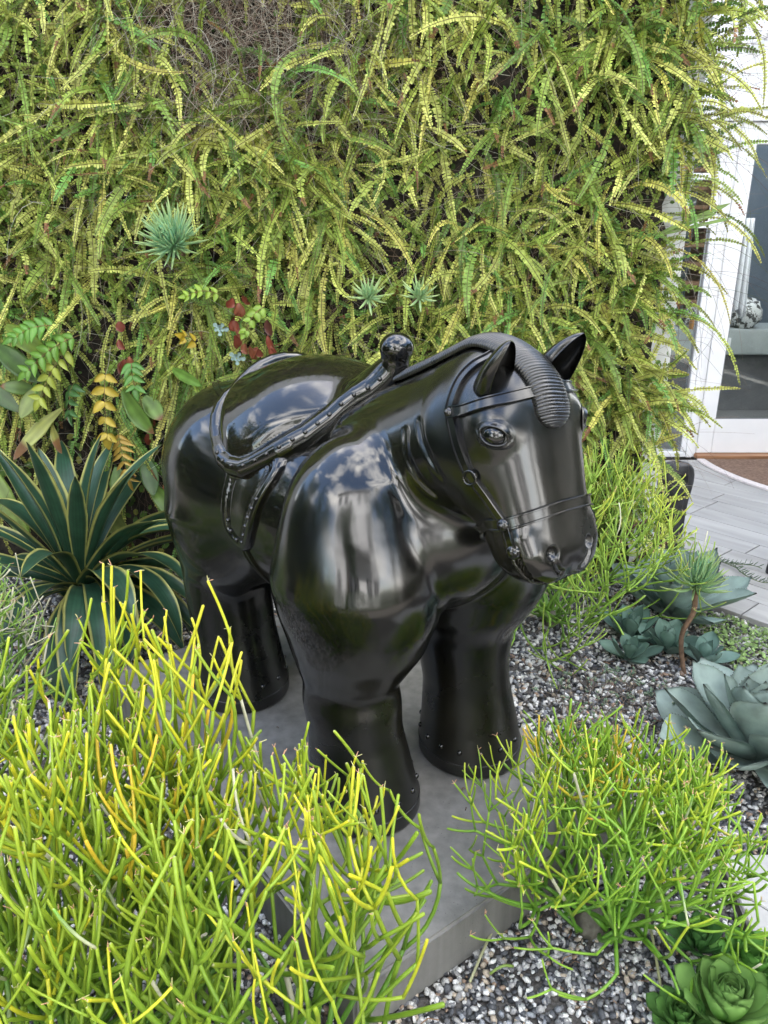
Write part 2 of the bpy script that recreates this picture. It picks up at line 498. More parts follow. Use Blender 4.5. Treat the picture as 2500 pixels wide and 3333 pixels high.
# ---- white house with glazed door and sidelight
m_white, *_ = new_mat('white_paint'); add_noise_color(m_white, (.76, .765, .775), (.82, .82, .825), 3, 4, .05, 60, (.35, .45), dist=.001)
m_white2, *_ = new_mat('white_render'); add_noise_color(m_white2, (.74, .745, .76), (.81, .81, .82), 6, 6, .15, 90, (.6, .7), dist=.002)
m_grey, *_ = new_mat('grey_seal'); add_noise_color(m_grey, (.16, .17, .18), (.2, .21, .22), 20)
m_glass = bpy.data.materials.new('window_glass'); m_glass.use_nodes = True
n_, l_ = m_glass.node_tree.nodes, m_glass.node_tree.links
n_.remove(n_['Principled BSDF'])
g1 = n_.new('ShaderNodeBsdfTransparent'); g1.inputs['Color'].default_value = (.86, .90, .90, 1)
g2 = n_.new('ShaderNodeBsdfGlossy'); g2.inputs['Roughness'].default_value = .02
fr = n_.new('ShaderNodeFresnel'); fr.inputs['IOR'].default_value = 1.65
ms = n_.new('ShaderNodeMixShader')
l_.new(fr.outputs['Fac'], ms.inputs['Fac']); l_.new(g1.outputs['BSDF'], ms.inputs[1]); l_.new(g2.outputs['BSDF'], ms.inputs[2])
l_.new(ms.outputs['Shader'], n_['Material Output'].inputs['Surface'])

HY = 5.68
hs_ = empty('white_house', (2.6, HY, 0), 'white rendered house wall with a glazed door behind the fern wall', 'house')
box_obj('wall', 2.275, 4.6, HY, HY + .18, 2.42, 6.8, m_white2, hs_)  # unseen upper wall raised to keep the garden corner in shade
box_obj('wall', 3.50, 4.6, HY, HY + .18, 0, 2.42, m_white2, hs_)
box_obj('wall', -1.2, 1.98, HY, HY + .18, 0, 6.8, m_white2, hs_)
box_obj('wall', 1.98, 2.275, HY, HY + .18, 2.42, 6.8, m_white2, hs_)
# head board, jambs and stepped trim
box_obj('lintel', 1.95, 3.6, HY - .030, HY + .10, 2.335, 2.417, m_white, hs_, .004)
box_obj('lintel_bead', 1.93, 3.62, HY - .045, HY - .033, 2.400, 2.430, m_white, hs_, .003)
box_obj('door_jamb', 2.300, 2.345, HY - .012, HY + .10, .03, 2.332, m_white, hs_, .003)
box_obj('door_jamb', 2.348, 2.376, HY + .006, HY + .10, .03, 2.332, m_white, hs_, .003)
box_obj('door_jamb', 3.36, 3.50, HY - .012, HY + .10, .03, 2.332, m_white, hs_, .003)
# sidelight
sw = link('sidelight_window', bpy.data.meshes.new('sidelight_window'), hs_)
bm = bmesh.new()
def bmbox(bm, x0, x1, y0, y1, z0, z1):
    r = bmesh.ops.create_cube(bm, size=1)
    for v in r['verts']:
        v.co.x = x0 + (v.co.x + .5) * (x1 - x0); v.co.y = y0 + (v.co.y + .5) * (y1 - y0); v.co.z = z0 + (v.co.z + .5) * (z1 - z0)
ox, oy = 2.6, HY
for (x0, x1, z0, z1) in ((1.985, 2.035, .075, 2.33), (2.262, 2.298, .075, 2.33), (1.985, 2.298, .032, .072), (2.037, 2.260, 2.27, 2.33), (2.037, 2.260, 1.67, 1.715), (2.037, 2.260, 1.98, 2.02)):
    bmbox(bm, x0 - ox, x1 - ox, -.006, .08, z0, z1)
bmesh.ops.bevel(bm, geom=bm.edges[:], offset=.003, segments=1, affect='EDGES')
bm.to_mesh(sw.data); bm.free(); sw.data.materials.append(m_white)
def pane(x0, x1, z0, z1, parent, y=HY + .03):
    o = box_obj('pane', x0, x1, y, y + .006, z0, z1, m_glass)
    w = Vector(o.location); o.parent = parent
    base = Vector(parent.location) + (Vector(parent.parent.location) if parent.parent else Vector((0, 0, 0)))
    o.location = w - base
    return o
for z0, z1 in ((.074, 1.668), (1.717, 1.978), (2.022, 2.268)): pane(2.037, 2.260, z0, z1, sw)
box_obj('window_seal', 2.252, 2.260, HY + .010, HY + .028, .074, 1.668, m_grey, hs_)
# door leaf
dr = empty('glazed_door', (2.87, HY, 0), 'x', 'x'); del dr['label']; del dr['category']; dr.parent = hs_; dr.location = (.27, 0, 0)
def dbox(name, x0, x1, y0, y1, z0, z1, mat, bev=.003):
    o = box_obj(name, x0, x1, y0, y1, z0, z1, mat, None, bev); w = Vector(o.location); o.parent = dr; o.location = w - Vector((2.87, HY, 0)); return o
dbox('door_stile', 2.380, 2.493, HY + .005, HY + .052, .062, 2.328, m_white)
dbox('door_stile', 3.243, 3.356, HY + .005, HY + .052, .062, 2.328, m_white)
dbox('door_rail', 2.495, 3.241, HY + .005, HY + .052, .062, .322, m_white)
dbox('door_rail', 2.495, 3.241, HY + .005, HY + .052, 2.198, 2.328, m_white)
dbox('glass_bead', 2.494, 2.500, HY + .012, HY + .024, .324, 2.196, m_grey, 0)
dbox('glass_bead', 2.502, 3.24, HY + .012, HY + .024, .324, .330, m_grey, 0)
o = dbox('door_pane', 2.495, 3.241, HY + .026, HY + .034, .324, 2.196, m_glass, 0)
m_thr, *_ = new_mat('threshold_wood'); wood_like(m_thr, (.22, .10, .045), (.38, .20, .10), 3, 40, .5, .05)
box_obj('threshold', 2.366, 3.50, HY - .075, HY + .10, .0305, .058, m_thr, hs_, .003)
# wall lamp high beside the door
lampo = empty('wall_lamp', (2.365, HY, 2.79), 'white wall lamp with round back plate and tilted conical shade, above the door', 'lamp')
me = dome_mesh_ = None
def lathe(name, prof, k, mat, parent=None, smooth=True):
    V = np.array([[r * math.cos(2 * PI * j / k), r * math.sin(2 * PI * j / k), z] for r, z in prof for j in range(k)])
    return link(name, np_mesh(name, V, grid_faces(len(prof), k, True), [mat], smooth), parent)
o = lathe('back_plate', [(0.0005, 0), (.0005, .014), (.060, .014), (.066, .008), (.068, 0)], 28, m_white, lampo); o.rotation_euler = (R(90), 0, 0)
o = lathe('arm', [(.0005, 0), (.012, 0), (.012, .09), (.0005, .09)], 14, m_white, lampo); o.rotation_euler = (R(90), 0, 0)
for dx, dz in ((-.045, -.012), (.042, .012)):
    o = lathe('screw', [(.0005, .0), (.005, .0), (.005, .004), (.0005, .005)], 8, m_grey, lampo); o.rotation_euler = (R(90), 0, 0); o.location = (dx, -.014, dz)
o = lathe('lamp_shade', [(.0005, .0), (.022, 0), (.028, .03), (.070, .26), (.067, .26), (.026, .034), (.0005, .03)], 28, m_white, lampo); o.location = (.02, -.09, 0); o.rotation_euler = (R(12), R(24), 0)

# doormat: half ellipse, brown coir with a pale binding
m_coir, *_ = new_mat('coir'); add_noise_color(m_coir, (.13, .075, .048), (.26, .165, .115), 55, 8, .8, 400, (.9, .95))
m_bind, *_ = new_mat('mat_binding'); add_noise_color(m_bind, (.52, .47, .46), (.64, .59, .57), 40, 4, .3, 300, (.8, .9))
mat_t = empty('doormat', (3.22, 5.58, .033), 'brown half-round coir doormat with pale curved binding in front of the door', 'doormat')
def fan(name, r0, r1, z, mat):
    a = np.linspace(PI, 2 * PI, 65)
    V = []
    for r in (r0, r1):
        for zt in (z, ):
            V += [((.87 * r) * math.cos(t), (1.16 * r) * math.sin(t) , zt) for t in a]
    V += [(x * 1.0, y, 0.0) for x, y, _ in V[65:130]]
    V = np.array(V)
    F = grid_faces(3, 65)
    return link(name, np_mesh(name, V, F, [mat], False), mat_t)
fan('mat_pile', .0, .935, .010, m_coir); fan('mat_binding', .936, 1.0, .013, m_bind)

# ---- what shows through the glass
m_fl, *_ = new_mat('indoor_floor'); wood_like(m_fl, (.12, .118, .115), (.17, .168, .163), 2, 20, .35, .1)
m_iw, *_ = new_mat('indoor_wall'); add_noise_color(m_iw, (.13, .165, .21), (.17, .205, .25), 3)
m_il, *_ = new_mat('indoor_ledge'); add_noise_color(m_il, (.30, .33, .325), (.36, .39, .385), 4)
m_ib, *_ = new_mat('below_ledge'); add_noise_color(m_ib, (.07, .07, .072), (.10, .10, .10), 5)
m_st, *_ = new_mat('stair_wood'); wood_like(m_st, (.16, .085, .045), (.26, .15, .09), 4, 30, .5, .1)
m_or, *_ = new_mat('orange_wood'); wood_like(m_or, (.38, .17, .05), (.5, .25, .08), 3, 30, .5, .1)
m_cl, *_ = new_mat('white_cloth'); add_noise_color(m_cl, (.62, .62, .66), (.72, .72, .76), 8, 4, .2, 40)
tag(box_obj('indoor_floor', 1.2, 4.6, HY + .19, 9.5, -.02, .02, m_fl), kind='structure')
iw = tag(box_obj('indoor_wall', 1.2, 4.6, 9.3, 9.45, .02, 5.4, m_iw), kind='structure')  # no ceiling, to let sky light in; walls raised to block the sun
tag(box_obj('indoor_wall', 1.1, 1.2, HY + .19, 9.3, .02, 5.4, m_iw), kind='structure')
tag(box_obj('indoor_wall', 4.6, 4.7, HY + .19, 9.3, .02, 5.4, m_iw), kind='structure')
lg = empty('indoor_ledge', (3.3, 7.6, 0), 'pale grey ledge inside the house with a wall socket, seen through the door glass', 'ledge')
box_obj('ledge_top', 2.0, 4.4, 7.3, 7.9, .56, .79, m_il, lg, .01)
box_obj('below_ledge', 2.0, 4.4, 7.36, 7.9, .021, .558, m_ib, lg)  # dark grey box filling the space below the ledge top
box_obj('wall_socket', 3.05, 3.23, 7.285, 7.297, .62, .72, m_white2, lg, .004)
for dx in (-.04, .04):
    for dz in (-.02, .02):
        box_obj('socket_slot', 3.14 + dx - .006, 3.14 + dx + .006, 7.281, 7.2845, .67 + dz - .009, .67 + dz + .009, m_grey, lg)
stt = empty('staircase', (3.0, 8.6, 0), 'brown wooden open staircase inside the house behind the door glass', 'stairs')
for k in range(12):
    box_obj('stair_tread', 2.75, 3.45, 8.1 + k * .09, 8.42 + k * .09, .35 + k * .19, .39 + k * .19, m_st, stt, .004)
box_obj('stair_string', 3.46, 3.50, 8.1, 9.2, .3, 2.9, m_st, stt, .004)
pst = empty('wooden_easel', (3.28, 7.5, .79), 'orange wooden easel legs standing on the indoor ledge', 'easel')
for x0, dx in ((3.02, .05), (3.20, .10)):
    V, F = tube(np.array([[x0 - 3.28, 0, 0], [x0 + dx - 3.28, .02, .95]]), .018, 4)
    link('easel_leg', np_mesh('easel_leg', V, F, [m_or], False), pst)
# draped cloths
def cloth(x, y, z0, z1, w, label):
    V = []; nr, nc = 16, 30
    for i in range(nr):
        f = i / (nr - 1)
        for j in range(nc):
            g = j / (nc - 1)
            V.append(((g - .5) * w * (.55 + .45 * f), .03 * math.sin(g * 22) * (.3 + f), z1 - z0 - (z1 - z0) * f - (.04 * math.sin(g * 9) if i == nr - 1 else 0)))
    o = link('hanging_cloth', np_mesh('hanging_cloth', np.array(V), grid_faces(nr, nc), [m_cl])); o.location = (x, y, z0)
    o.modifiers.new('s', 'SOLIDIFY').thickness = .004
    return tag(o, label, 'cloth')
cloth(3.78, 7.28, .82, 1.40, .34, 'white cloth draped over the ledge inside, at the right of the door glass')
cloth(2.92, 6.6, 1.0, 1.75, .18, 'narrow pale cloth hanging close behind the left of the door glass')
m_rk, *_ = new_mat('mottled_stone'); add_noise_color(m_rk, (.05, .05, .05), (.55, .56, .55), 18, 3, 0, None, (.8, .8), (.46, .54))
for i, (x, r, lb) in enumerate(((2.92, .10, 'smaller'), (3.42, .15, 'larger'))):
    bm = bmesh.new(); bmesh.ops.create_icosphere(bm, subdivisions=3, radius=r)
    for v in bm.verts: v.co *= 1 + .25 * mnoise.noise(v.co * 14)
    me = bpy.data.meshes.new('potted_stone'); bm.to_mesh(me); bm.free(); me.materials.append(m_rk)
    for p in me.polygons: p.use_smooth = True
    o = link('mottled_ornament', me); o.location = (x, 7.5, .79 + r * .85)
    tag(o, lb + ' black and white mottled ornament on the indoor ledge', 'ornament')
ybx = tag(box_obj('yellow_box', 2.86, 3.0, 7.32, 7.40, .79, .87, m_or, None, .004), 'small orange box on the ledge below the smaller mottled ornament', 'box')

# ---- the white wall that carries the ferns
WY, WX = 3.62, 1.335
tag(box_obj('planted_wall', -4.2, WX, WY, WY + .34, 0, 4.4, m_white2, None, .006), 'thick white rendered wall hidden behind the hanging ferns', 'wall')  # unseen top made higher so its shade covers the garden
m_felt, *_ = new_mat('planting_felt'); add_noise_color(m_felt, (.012, .010, .008), (.045, .036, .026), 22, 7, .8, 60, (.9, .95))
# ================================================================= HORSE STATUE (signed distance field, one continuous body)
HU = np.array([.6, -.8, 0]); HV = np.array([.8, .6, 0]); HO = np.array([-.098, 2.139, .15])
def h2w(P):
    P = np.asarray(P, float)
    return HO + P[..., 0:1] * HU + P[..., 1:2] * HV + P[..., 2:3] * np.array([0, 0, 1.0])

def smin(a, b, k):
    h = np.clip(.5 + .5 * (b - a) / k, 0, 1)
    return b * (1 - h) + a * h - k * h * (1 - h)
def smax(a, b, k): return -smin(-a, -b, k)

def ell(P, c, r, rot=0.0, yaw=0.0):
    """ellipsoid; rot tilts about the lateral axis, yaw turns about the vertical"""
    q = P - np.array(c, dtype=P.dtype)
    if yaw:
        cs, sn = math.cos(yaw), math.sin(yaw)
        q = np.stack([q[:, 0] * cs + q[:, 1] * sn, -q[:, 0] * sn + q[:, 1] * cs, q[:, 2]], 1)
    if rot:
        cs, sn = math.cos(rot), math.sin(rot)
        q = np.stack([q[:, 0] * cs + q[:, 2] * sn, q[:, 1], -q[:, 0] * sn + q[:, 2] * cs], 1)
    r = np.array(r, dtype=P.dtype)
    k0 = np.sqrt(((q / r) ** 2).sum(1)) + 1e-9
    k1 = np.sqrt(((q / (r * r)) ** 2).sum(1)) + 1e-9
    return k0 * (k0 - 1) / k1

def cone(P, a, b, ra, rb):
    a = np.array(a, dtype=P.dtype); b = np.array(b, dtype=P.dtype)
    d = b - a
    t = np.clip(((P - a) @ d) / (d @ d), 0, 1)
    t = t.astype(P.dtype)
    return np.sqrt((((P - a) - t[:, None] * d) ** 2).sum(1)) - (ra + (rb - ra) * t)

def mirror(P):
    Q = P.copy(); Q[:, 1] = -np.abs(Q[:, 1]); return Q

def leg_profile(P, cx, cy, prof, k=1.0, sq=1.0):
    """vertical leg: distance to a stack of radii (w, r, du, dv)"""
    w = P[:, 2]
    pw = np.array([p[0] for p in prof]); pr = np.array([p[1] for p in prof])
    pu = np.array([p[2] for p in prof]); pv = np.array([p[3] for p in prof])
    ws = np.linspace(pw[0], pw[-1], 161)
    def sm(y):
        t = np.interp(ws, pw, y)
        kk = np.hanning(15); kk /= kk.sum()
        return np.convolve(np.pad(t, 7, mode='edge'), kk, mode='valid')
    r = np.interp(w, ws, sm(pr)); uu = np.interp(w, ws, sm(pu)); vv = np.interp(w, ws, sm(pv))
    d = np.sqrt(((P[:, 0] - cx - uu) / 1.06) ** 2 + (P[:, 1] - cy - vv) ** 2) - r
    d = d * .9
    top = w - pw[-1]; bot = pw[0] - w
    d = smax(d, np.maximum(top, bot), .012)
    return d.astype(P.dtype)

HA = np.array([.60, 0, 1.24]); HT = np.array([.298, 0, -.954]); HS = np.array([.954, 0, .298])
def _sm(xs, ys, n=121, k=17):
    ws = np.linspace(xs[0], xs[-1], n)
    t = np.interp(ws, xs, ys)
    kk = np.hanning(k); kk /= kk.sum()
    return ws, np.convolve(np.pad(t, k // 2, mode='edge'), kk, mode='valid')
H_A = _sm([-.05, .03, .09, .16, .22, .30, .38, .44, .50, .56], [.085, .115, .138, .145, .141, .128, .119, .115, .108, .10])
H_F = _sm([-.05, .03, .09, .16, .22, .30, .38, .44, .50, .56], [.06, .085, .106, .108, .106, .105, .105, .104, .098, .09])
H_B = _sm([-.05, .03, .10, .18, .24, .29, .33, .38, .43, .47, .56], [-.09, -.11, -.135, -.15, -.145, -.125, -.098, -.075, -.058, -.04, -.02])
def pline(P, pts):
    best = None
    lo = np.min(pts, 0) - .08; hi = np.max(pts, 0) + .08
    out = np.full(len(P), .08, dtype=P.dtype)
    m = ((P > lo) & (P < hi)).all(1)
    if not m.any(): return out
    Q = P[m]
    for a, b in zip(pts[:-1], pts[1:]):
        a = np.array(a, dtype=P.dtype); dd = np.array(b, dtype=P.dtype) - a
        t = np.clip(((Q - a) @ dd) / (dd @ dd), 0, 1)[:, None]
        e = np.sqrt(((Q - a - t * dd) ** 2).sum(1))
        best = e if best is None else np.minimum(best, e)
    out[m] = np.minimum(best, .08)
    return out
FOLDS = [([(.496, -.158, 1.111), (.518, -.166, 1.080), (.545, -.168, 1.046), (.585, -.158, 1.0)], .004, .014),
         ([(.46, -.170, 1.085), (.480, -.180, 1.035), (.512, -.170, .985), (.545, -.145, .952)], .003, .016)]
def head_sdf(P, M):
    q = P - HA.astype(P.dtype)
    t = q @ HT.astype(P.dtype); sd = q @ HS.astype(P.dtype); v = np.abs(P[:, 1])
    a = np.interp(t, *H_A); f = np.interp(t, *H_F); b = np.interp(t, *H_B)
    c = (f + b) / 2; hb = (f - b) / 2
    # cross-section: boxy front, rounder jaw
    pw = 2.5
    rho = ((v / a) ** pw + (np.abs(sd - c) / hb) ** pw) ** (1 / pw)
    d = (rho - 1) * np.minimum(a, hb) * .88
    cap = t - .487 + .35 * (sd - .01) ** 2 * 8 + 2.0 * v * v
    d = smax(d, cap * .95, .06)
    d = smax(d, -(t + .02), .10)
    # brow and cheek swell
    d = smin(d, ell(M, (.670, -.104, 1.118), (.047, .036, .047)), .035)
    d = smin(d, ell(M, (.60, -.085, 1.02), (.08, .062, .10)), .04)
    # mouth slit with a fuller upper lip, comma nostril
    d = smin(d, pline(M, [(.760, -.092, .900), (.775, -.087, .872), (.785, -.070, .845), (.791, -.045, .835)]) - .024, .03)
    d = smax(d, .0085 - pline(M, [(.768, -.121, .886), (.776, -.112, .862), (.785, -.098, .838), (.792, -.070, .817), (.795, -.03, .807), (.796, 0, .803)]), .006)
    d = smax(d, .0075 - pline(M, [(.812, -.060, .884), (.820, -.056, .870), (.823, -.052, .855), (.823, -.040, .838), (.822, -.030, .832)]), .004)
    d = smax(d, .0135 - np.sqrt(((M - np.array([.814, -.057, .880], dtype=P.dtype)) ** 2).sum(1)), .006)
    return d.astype(P.dtype)

def only(P, m, fn, big=.35):
    out = np.full(len(P), big, dtype=P.dtype)
    if m.any(): out[m] = fn(P[m])
    return out
FPROF = [(0, .150, .0, .018), (.03, .152, .0, .018), (.12, .139, -.01, .014), (.24, .126, -.025, .006), (.33, .131, -.03, 0), (.385, .124, -.035, 0), (.43, .146, -.03, .007), (.50, .178, -.025, .018),
         (.60, .196, -.02, .016), (.70, .190, -.01, 0), (.77, .15, 0, .02), (.84, .08, 0, .03), (.88, .01, 0, .03)]
FPROF2 = [(0, .152, .0, .005), (.03, .154, .0, .005), (.12, .141, -.01, .004), (.24, .126, -.02, .012), (.33, .130, -.025, .022), (.43, .146, -.03, .026), (.50, .176, -.025, .026)] + FPROF[8:]
RPROF = [(0, .160, .02, 0), (.03, .163, .02, 0), (.12, .150, .01, 0), (.24, .138, -.01, 0), (.34, .142, -.03, 0), (.44, .147, -.03, 0), (.56, .17, 0, .0), (.68, .2, .02, .01), (.8, .15, .02, .05)]
def body_sdf(P):
    M = mirror(P)
    u, w = P[:, 0], P[:, 2]
    up = w > .22
    d = only(P, up, lambda Q: ell(Q, (-.06, 0, .745), (.50, .335, .30)), .5)
    d = smin(d, only(M, up & (u < .3), lambda Q: smin(ell(Q, (-.40, -.125, .775), (.325, .26, .29)), ell(Q, (-.34, -.24, .62), (.20, .13, .20)), .08)), .10)
    d = smin(d, only(M, (u < .1) & (w < 1.05), lambda Q: leg_profile(Q, -.41, -.205, RPROF)), .05)
    # chest hanging between the front legs, then shoulder and front leg with a crease against it
    fr = u > -.2
    d = smin(d, only(P, fr & up, lambda Q: ell(Q, (.315, 0, .80), (.275, .27, .235))), .07)
    def shoulder(Q, prof=FPROF):
        q = smin(leg_profile(Q, .33, -.210, prof), ell(Q, (.345, -.215, .665), (.192, .165, .19)), .07)
        q = smin(ell(Q, (.312, -.183, .81), (.190, .200, .24)), q, .12)
        # crease where the leg leaves the chest
        return q
    near = P[:, 1] < 0
    sh = np.minimum(only(M, fr & near, shoulder, .5), only(M, fr & ~near, lambda Q: shoulder(Q, FPROF2), .5))
    d = smin(d, sh, .022)
    # neck
    def neck(Q):
        nk = cone(Q, (.23, 0, .905), (.53, 0, 1.045), .213, .168)
        return smin(nk, cone(Q, (.22, 0, .985), (.56, 0, 1.155), .12, .118), .05)
    d = smin(d, only(P, fr & (w > .5), neck), .04)
    m = (u > .3) & (w > .62)
    if m.any():
        dm = d[m]; Mm = M[m]
        for pl, r, k in FOLDS:
            dm = smax(dm, r - pline(Mm, pl), k)
        d[m] = smin(dm, head_sdf(P[m], Mm), .02)
    return d

def surface_nets(f, lo, hi, h, block=8):
    lo = np.array(lo, float); hi = np.array(hi, float)
    n = (np.ceil((hi - lo) / h / block).astype(int)) * block + 1
    nb = (n - 1) // block
    ctr = np.stack(np.meshgrid(*[lo[a] + (np.arange(nb[a]) + .5) * block * h for a in range(3)], indexing='ij'), -1).reshape(-1, 3)
    dc = f(ctr.astype(np.float32))
    keep = np.abs(dc) < block * h * .95 + .03
    G = np.full(n, 1.0, dtype=np.float32)
    bi = np.stack(np.unravel_index(np.arange(len(ctr)), nb), 1)
    for b, s in zip(bi[~keep], dc[~keep]):
        if s < 0:
            i, j, k = b * block
            G[i:i + block + 1, j:j + block + 1, k:k + block + 1] = -1
    ar = np.arange(block + 1)
    loc = np.stack(np.meshgrid(ar, ar, ar, indexing='ij'), -1).reshape(-1, 3)
    kb = bi[keep]
    CH = 256
    for c0 in range(0, len(kb), CH):
        bb = kb[c0:c0 + CH]
        idx = (bb[:, None, :] * block + loc[None]).reshape(-1, 3)
        v = f((lo + idx * h).astype(np.float32))
        G[idx[:, 0], idx[:, 1], idx[:, 2]] = v
    ins = G < 0
    # cells
    c = ins[:-1, :-1, :-1].astype(np.int8)
    tot = sum(ins[a:n[0] - 1 + a, b:n[1] - 1 + b, cc:n[2] - 1 + cc].astype(np.int8) for a in (0, 1) for b in (0, 1) for cc in (0, 1))
    act = (tot > 0) & (tot < 8)
    ci = np.argwhere(act)
    vid = np.full(act.shape, -1, dtype=np.int64)
    vid[act] = np.arange(len(ci))
    acc = np.zeros((len(ci), 3)); cnt = np.zeros(len(ci))
    corners = [(a, b, cc) for a in (0, 1) for b in (0, 1) for cc in (0, 1)]
    for p in corners:
        for ax in range(3):
            if p[ax] == 1: continue
            q = list(p); q[ax] = 1
            ga = G[ci[:, 0] + p[0], ci[:, 1] + p[1], ci[:, 2] + p[2]]
            gb = G[ci[:, 0] + q[0], ci[:, 1] + q[1], ci[:, 2] + q[2]]
            m = (ga < 0) != (gb < 0)
            t = ga[m] / (ga[m] - gb[m])
            e = np.tile(np.array(p, float), (m.sum(), 1)); e[:, ax] += t
            acc[m] += e; cnt[m] += 1
    V = lo + (ci + acc / cnt[:, None]) * h
    F = []
    for ax in range(3):
        a1, a2 = [(1, 2), (2, 0), (0, 1)][ax]
        sl0 = [slice(None)] * 3; sl1 = [slice(None)] * 3
        sl0[ax] = slice(0, -1); sl1[ax] = slice(1, None)
        A = ins[tuple(sl0)]; B = ins[tuple(sl1)]
        cr = np.argwhere(A != B)
        cr = cr[(cr[:, a1] > 0) & (cr[:, a2] > 0) & (cr[:, a1] < n[a1] - 1) & (cr[:, a2] < n[a2] - 1)]
        def g(d1, d2):
            q = cr.copy(); q[:, a1] += d1; q[:, a2] += d2
            return vid[q[:, 0], q[:, 1], q[:, 2]]
        quad = np.stack([g(-1, -1), g(0, -1), g(0, 0), g(-1, 0)], 1)
        flip = ~A[cr[:, 0], cr[:, 1], cr[:, 2]]
        quad[flip] = quad[flip][:, ::-1]
        F.append(quad)
    F = np.concatenate(F)
    F = F[(F >= 0).all(1)]
    return V, F

def grad(f, V, e=.0015):
    V = np.asarray(V, np.float64)
    g = np.stack([f(V + np.eye(3)[a] * e) - f(V - np.eye(3)[a] * e) for a in range(3)], 1) / (2 * e)
    return g

def refine(f, V, it=3):
    for _ in range(it):
        g = grad(f, V); n2 = (g ** 2).sum(1) + 1e-9
        step = (f(np.asarray(V, np.float64)) / n2)[:, None] * g
        step = np.clip(step, -.006, .006)
        V = V - step
    g = grad(f, V)
    return V, g / (np.linalg.norm(g, axis=1)[:, None] + 1e-12)
def poly2d(X, Y, pts):
    """signed distance to a closed polygon (negative inside)"""
    pts = np.asarray(pts, float)
    d = np.full(len(X), 1e9); s = np.ones(len(X))
    n = len(pts)
    for i in range(n):
        ax, ay = pts[i]; bx, by = pts[i - 1]
        ex, ey = bx - ax, by - ay
        wx, wy = X - ax, Y - ay
        t = np.clip((wx * ex + wy * ey) / (ex * ex + ey * ey), 0, 1)
        d = np.minimum(d, (wx - ex * t) ** 2 + (wy - ey * t) ** 2)
        c1 = Y >= ay; c2 = Y < by; c3 = ex * wy > ey * wx
        fl = (c1 & c2 & c3) | (~c1 & ~c2 & ~c3)
        s[fl] *= -1
    return s * np.sqrt(d)
_half = [(.20, -.02), (.14, -.085), (.08, -.18), (.02, -.255), (-.01, -.292), (-.04, -.320), (-.08, -.340), (-.13, -.343), (-.20, -.322), (-.25, -.292), (-.29, -.253), (-.32, -.207), (-.345, -.143), (-.36, -.065), (-.365, 0)]
SAD_POLY = catmull(_half, 40).tolist() + [(a, -b) for a, b in catmull(_half, 40)[::-1][1:-1].tolist()]
def sstep(x, a, b):
    t = np.clip((x - a) / (b - a), 0, 1); return t * t * (3 - 2 * t)
RIM = catmull([(.215, -.0, 1.165, .022), (.164, -.055, 1.105, .034), (.122, -.108, 1.056, .037), (.078, -.168, 1.003, .037), (.034, -.230, .950, .035),
       (-.02, -.278, .920, .030), (-.06, -.310, .898, .029), (-.12, -.325, .903, .026), (-.18, -.316, .927, .024), (-.25, -.287, .962, .022), (-.29, -.250, 1.003, .021),
       (-.32, -.203, 1.042, .021), (-.343, -.142, 1.082, .021), (-.353, -.10, 1.105, .021), (-.357, -.05, 1.122, .021), (-.358, 0, 1.128, .021)], 27)
for _r in RIM:
    for _k in range(12):
        _v = float(body_sdf(np.array([_r[:3]]))[0])
        if _v >= .004: break
        _r[:3] += np.array([-.25, -.35 * (1 if _r[1] < -.01 else 0), .9]) * (.004 - _v) * .5
def saddle_sdf(P):
    M = mirror(P)
    u, v, w = P[:, 0], M[:, 1], P[:, 2]
    e = poly2d(u, v, SAD_POLY)                       # < 0 inside the plan outline
    dome = ell(P, (-.155, 0, .890), (.345, .328, .270))
    base = smin(body_sdf(P) - .026, dome, .05)
    d = smax(base, e + .014, .02)
    # padded roll round the edge
    du = np.full(len(P), 1.0)
    for a, b in zip(RIM[:-1], RIM[1:]):
        a0 = a[:3]; dd = b[:3] - a0
        t = np.clip(((M - a0) @ dd) / (dd @ dd), 0, 1)
        q = M - a0 - t[:, None] * dd
        du = np.minimum(du, np.sqrt((q ** 2).sum(1)) - (a[3] + (b[3] - a[3]) * t))
    d = smin(d, du, .005)
    d = smax(d, (.80 - w), .02)
    # pommel and horn
    pm = cone(P, (.12, 0, 1.085), (.207, 0, 1.185), .075, .032)
    pm = smin(pm, ell(P, (.217, 0, 1.224), (.044, .044, .039)), .016)
    d = smin(d, pm, .04)
    return d * .85
FLAP = catmull([(-.125, .93), (-.125, .80), (-.118, .72), (-.09, .685), (-.05, .668), (-.01, .68), (.025, .74), (.05, .82), (.07, .93), (-.03, .98), (-.125, .93)], 60)[:-1].tolist()
def flap_sdf(P):
    M = mirror(P)
    e = poly2d(P[:, 0], P[:, 2], FLAP)
    roll = np.sqrt(np.clip(1 - ((-e - .012) / .014) ** 2, 0, 1))
    base = body_sdf(P) - .012 - .005 * roll + .003 * np.exp(-((-e - .038) / .004) ** 2)
    return smax(smax(base, e, .010), M[:, 1] + .10, .01) * .85
def dirw(N): return N[:, 0:1] * HU + N[:, 1:2] * HV + N[:, 2:3] * np.array([0, 0, 1.0])

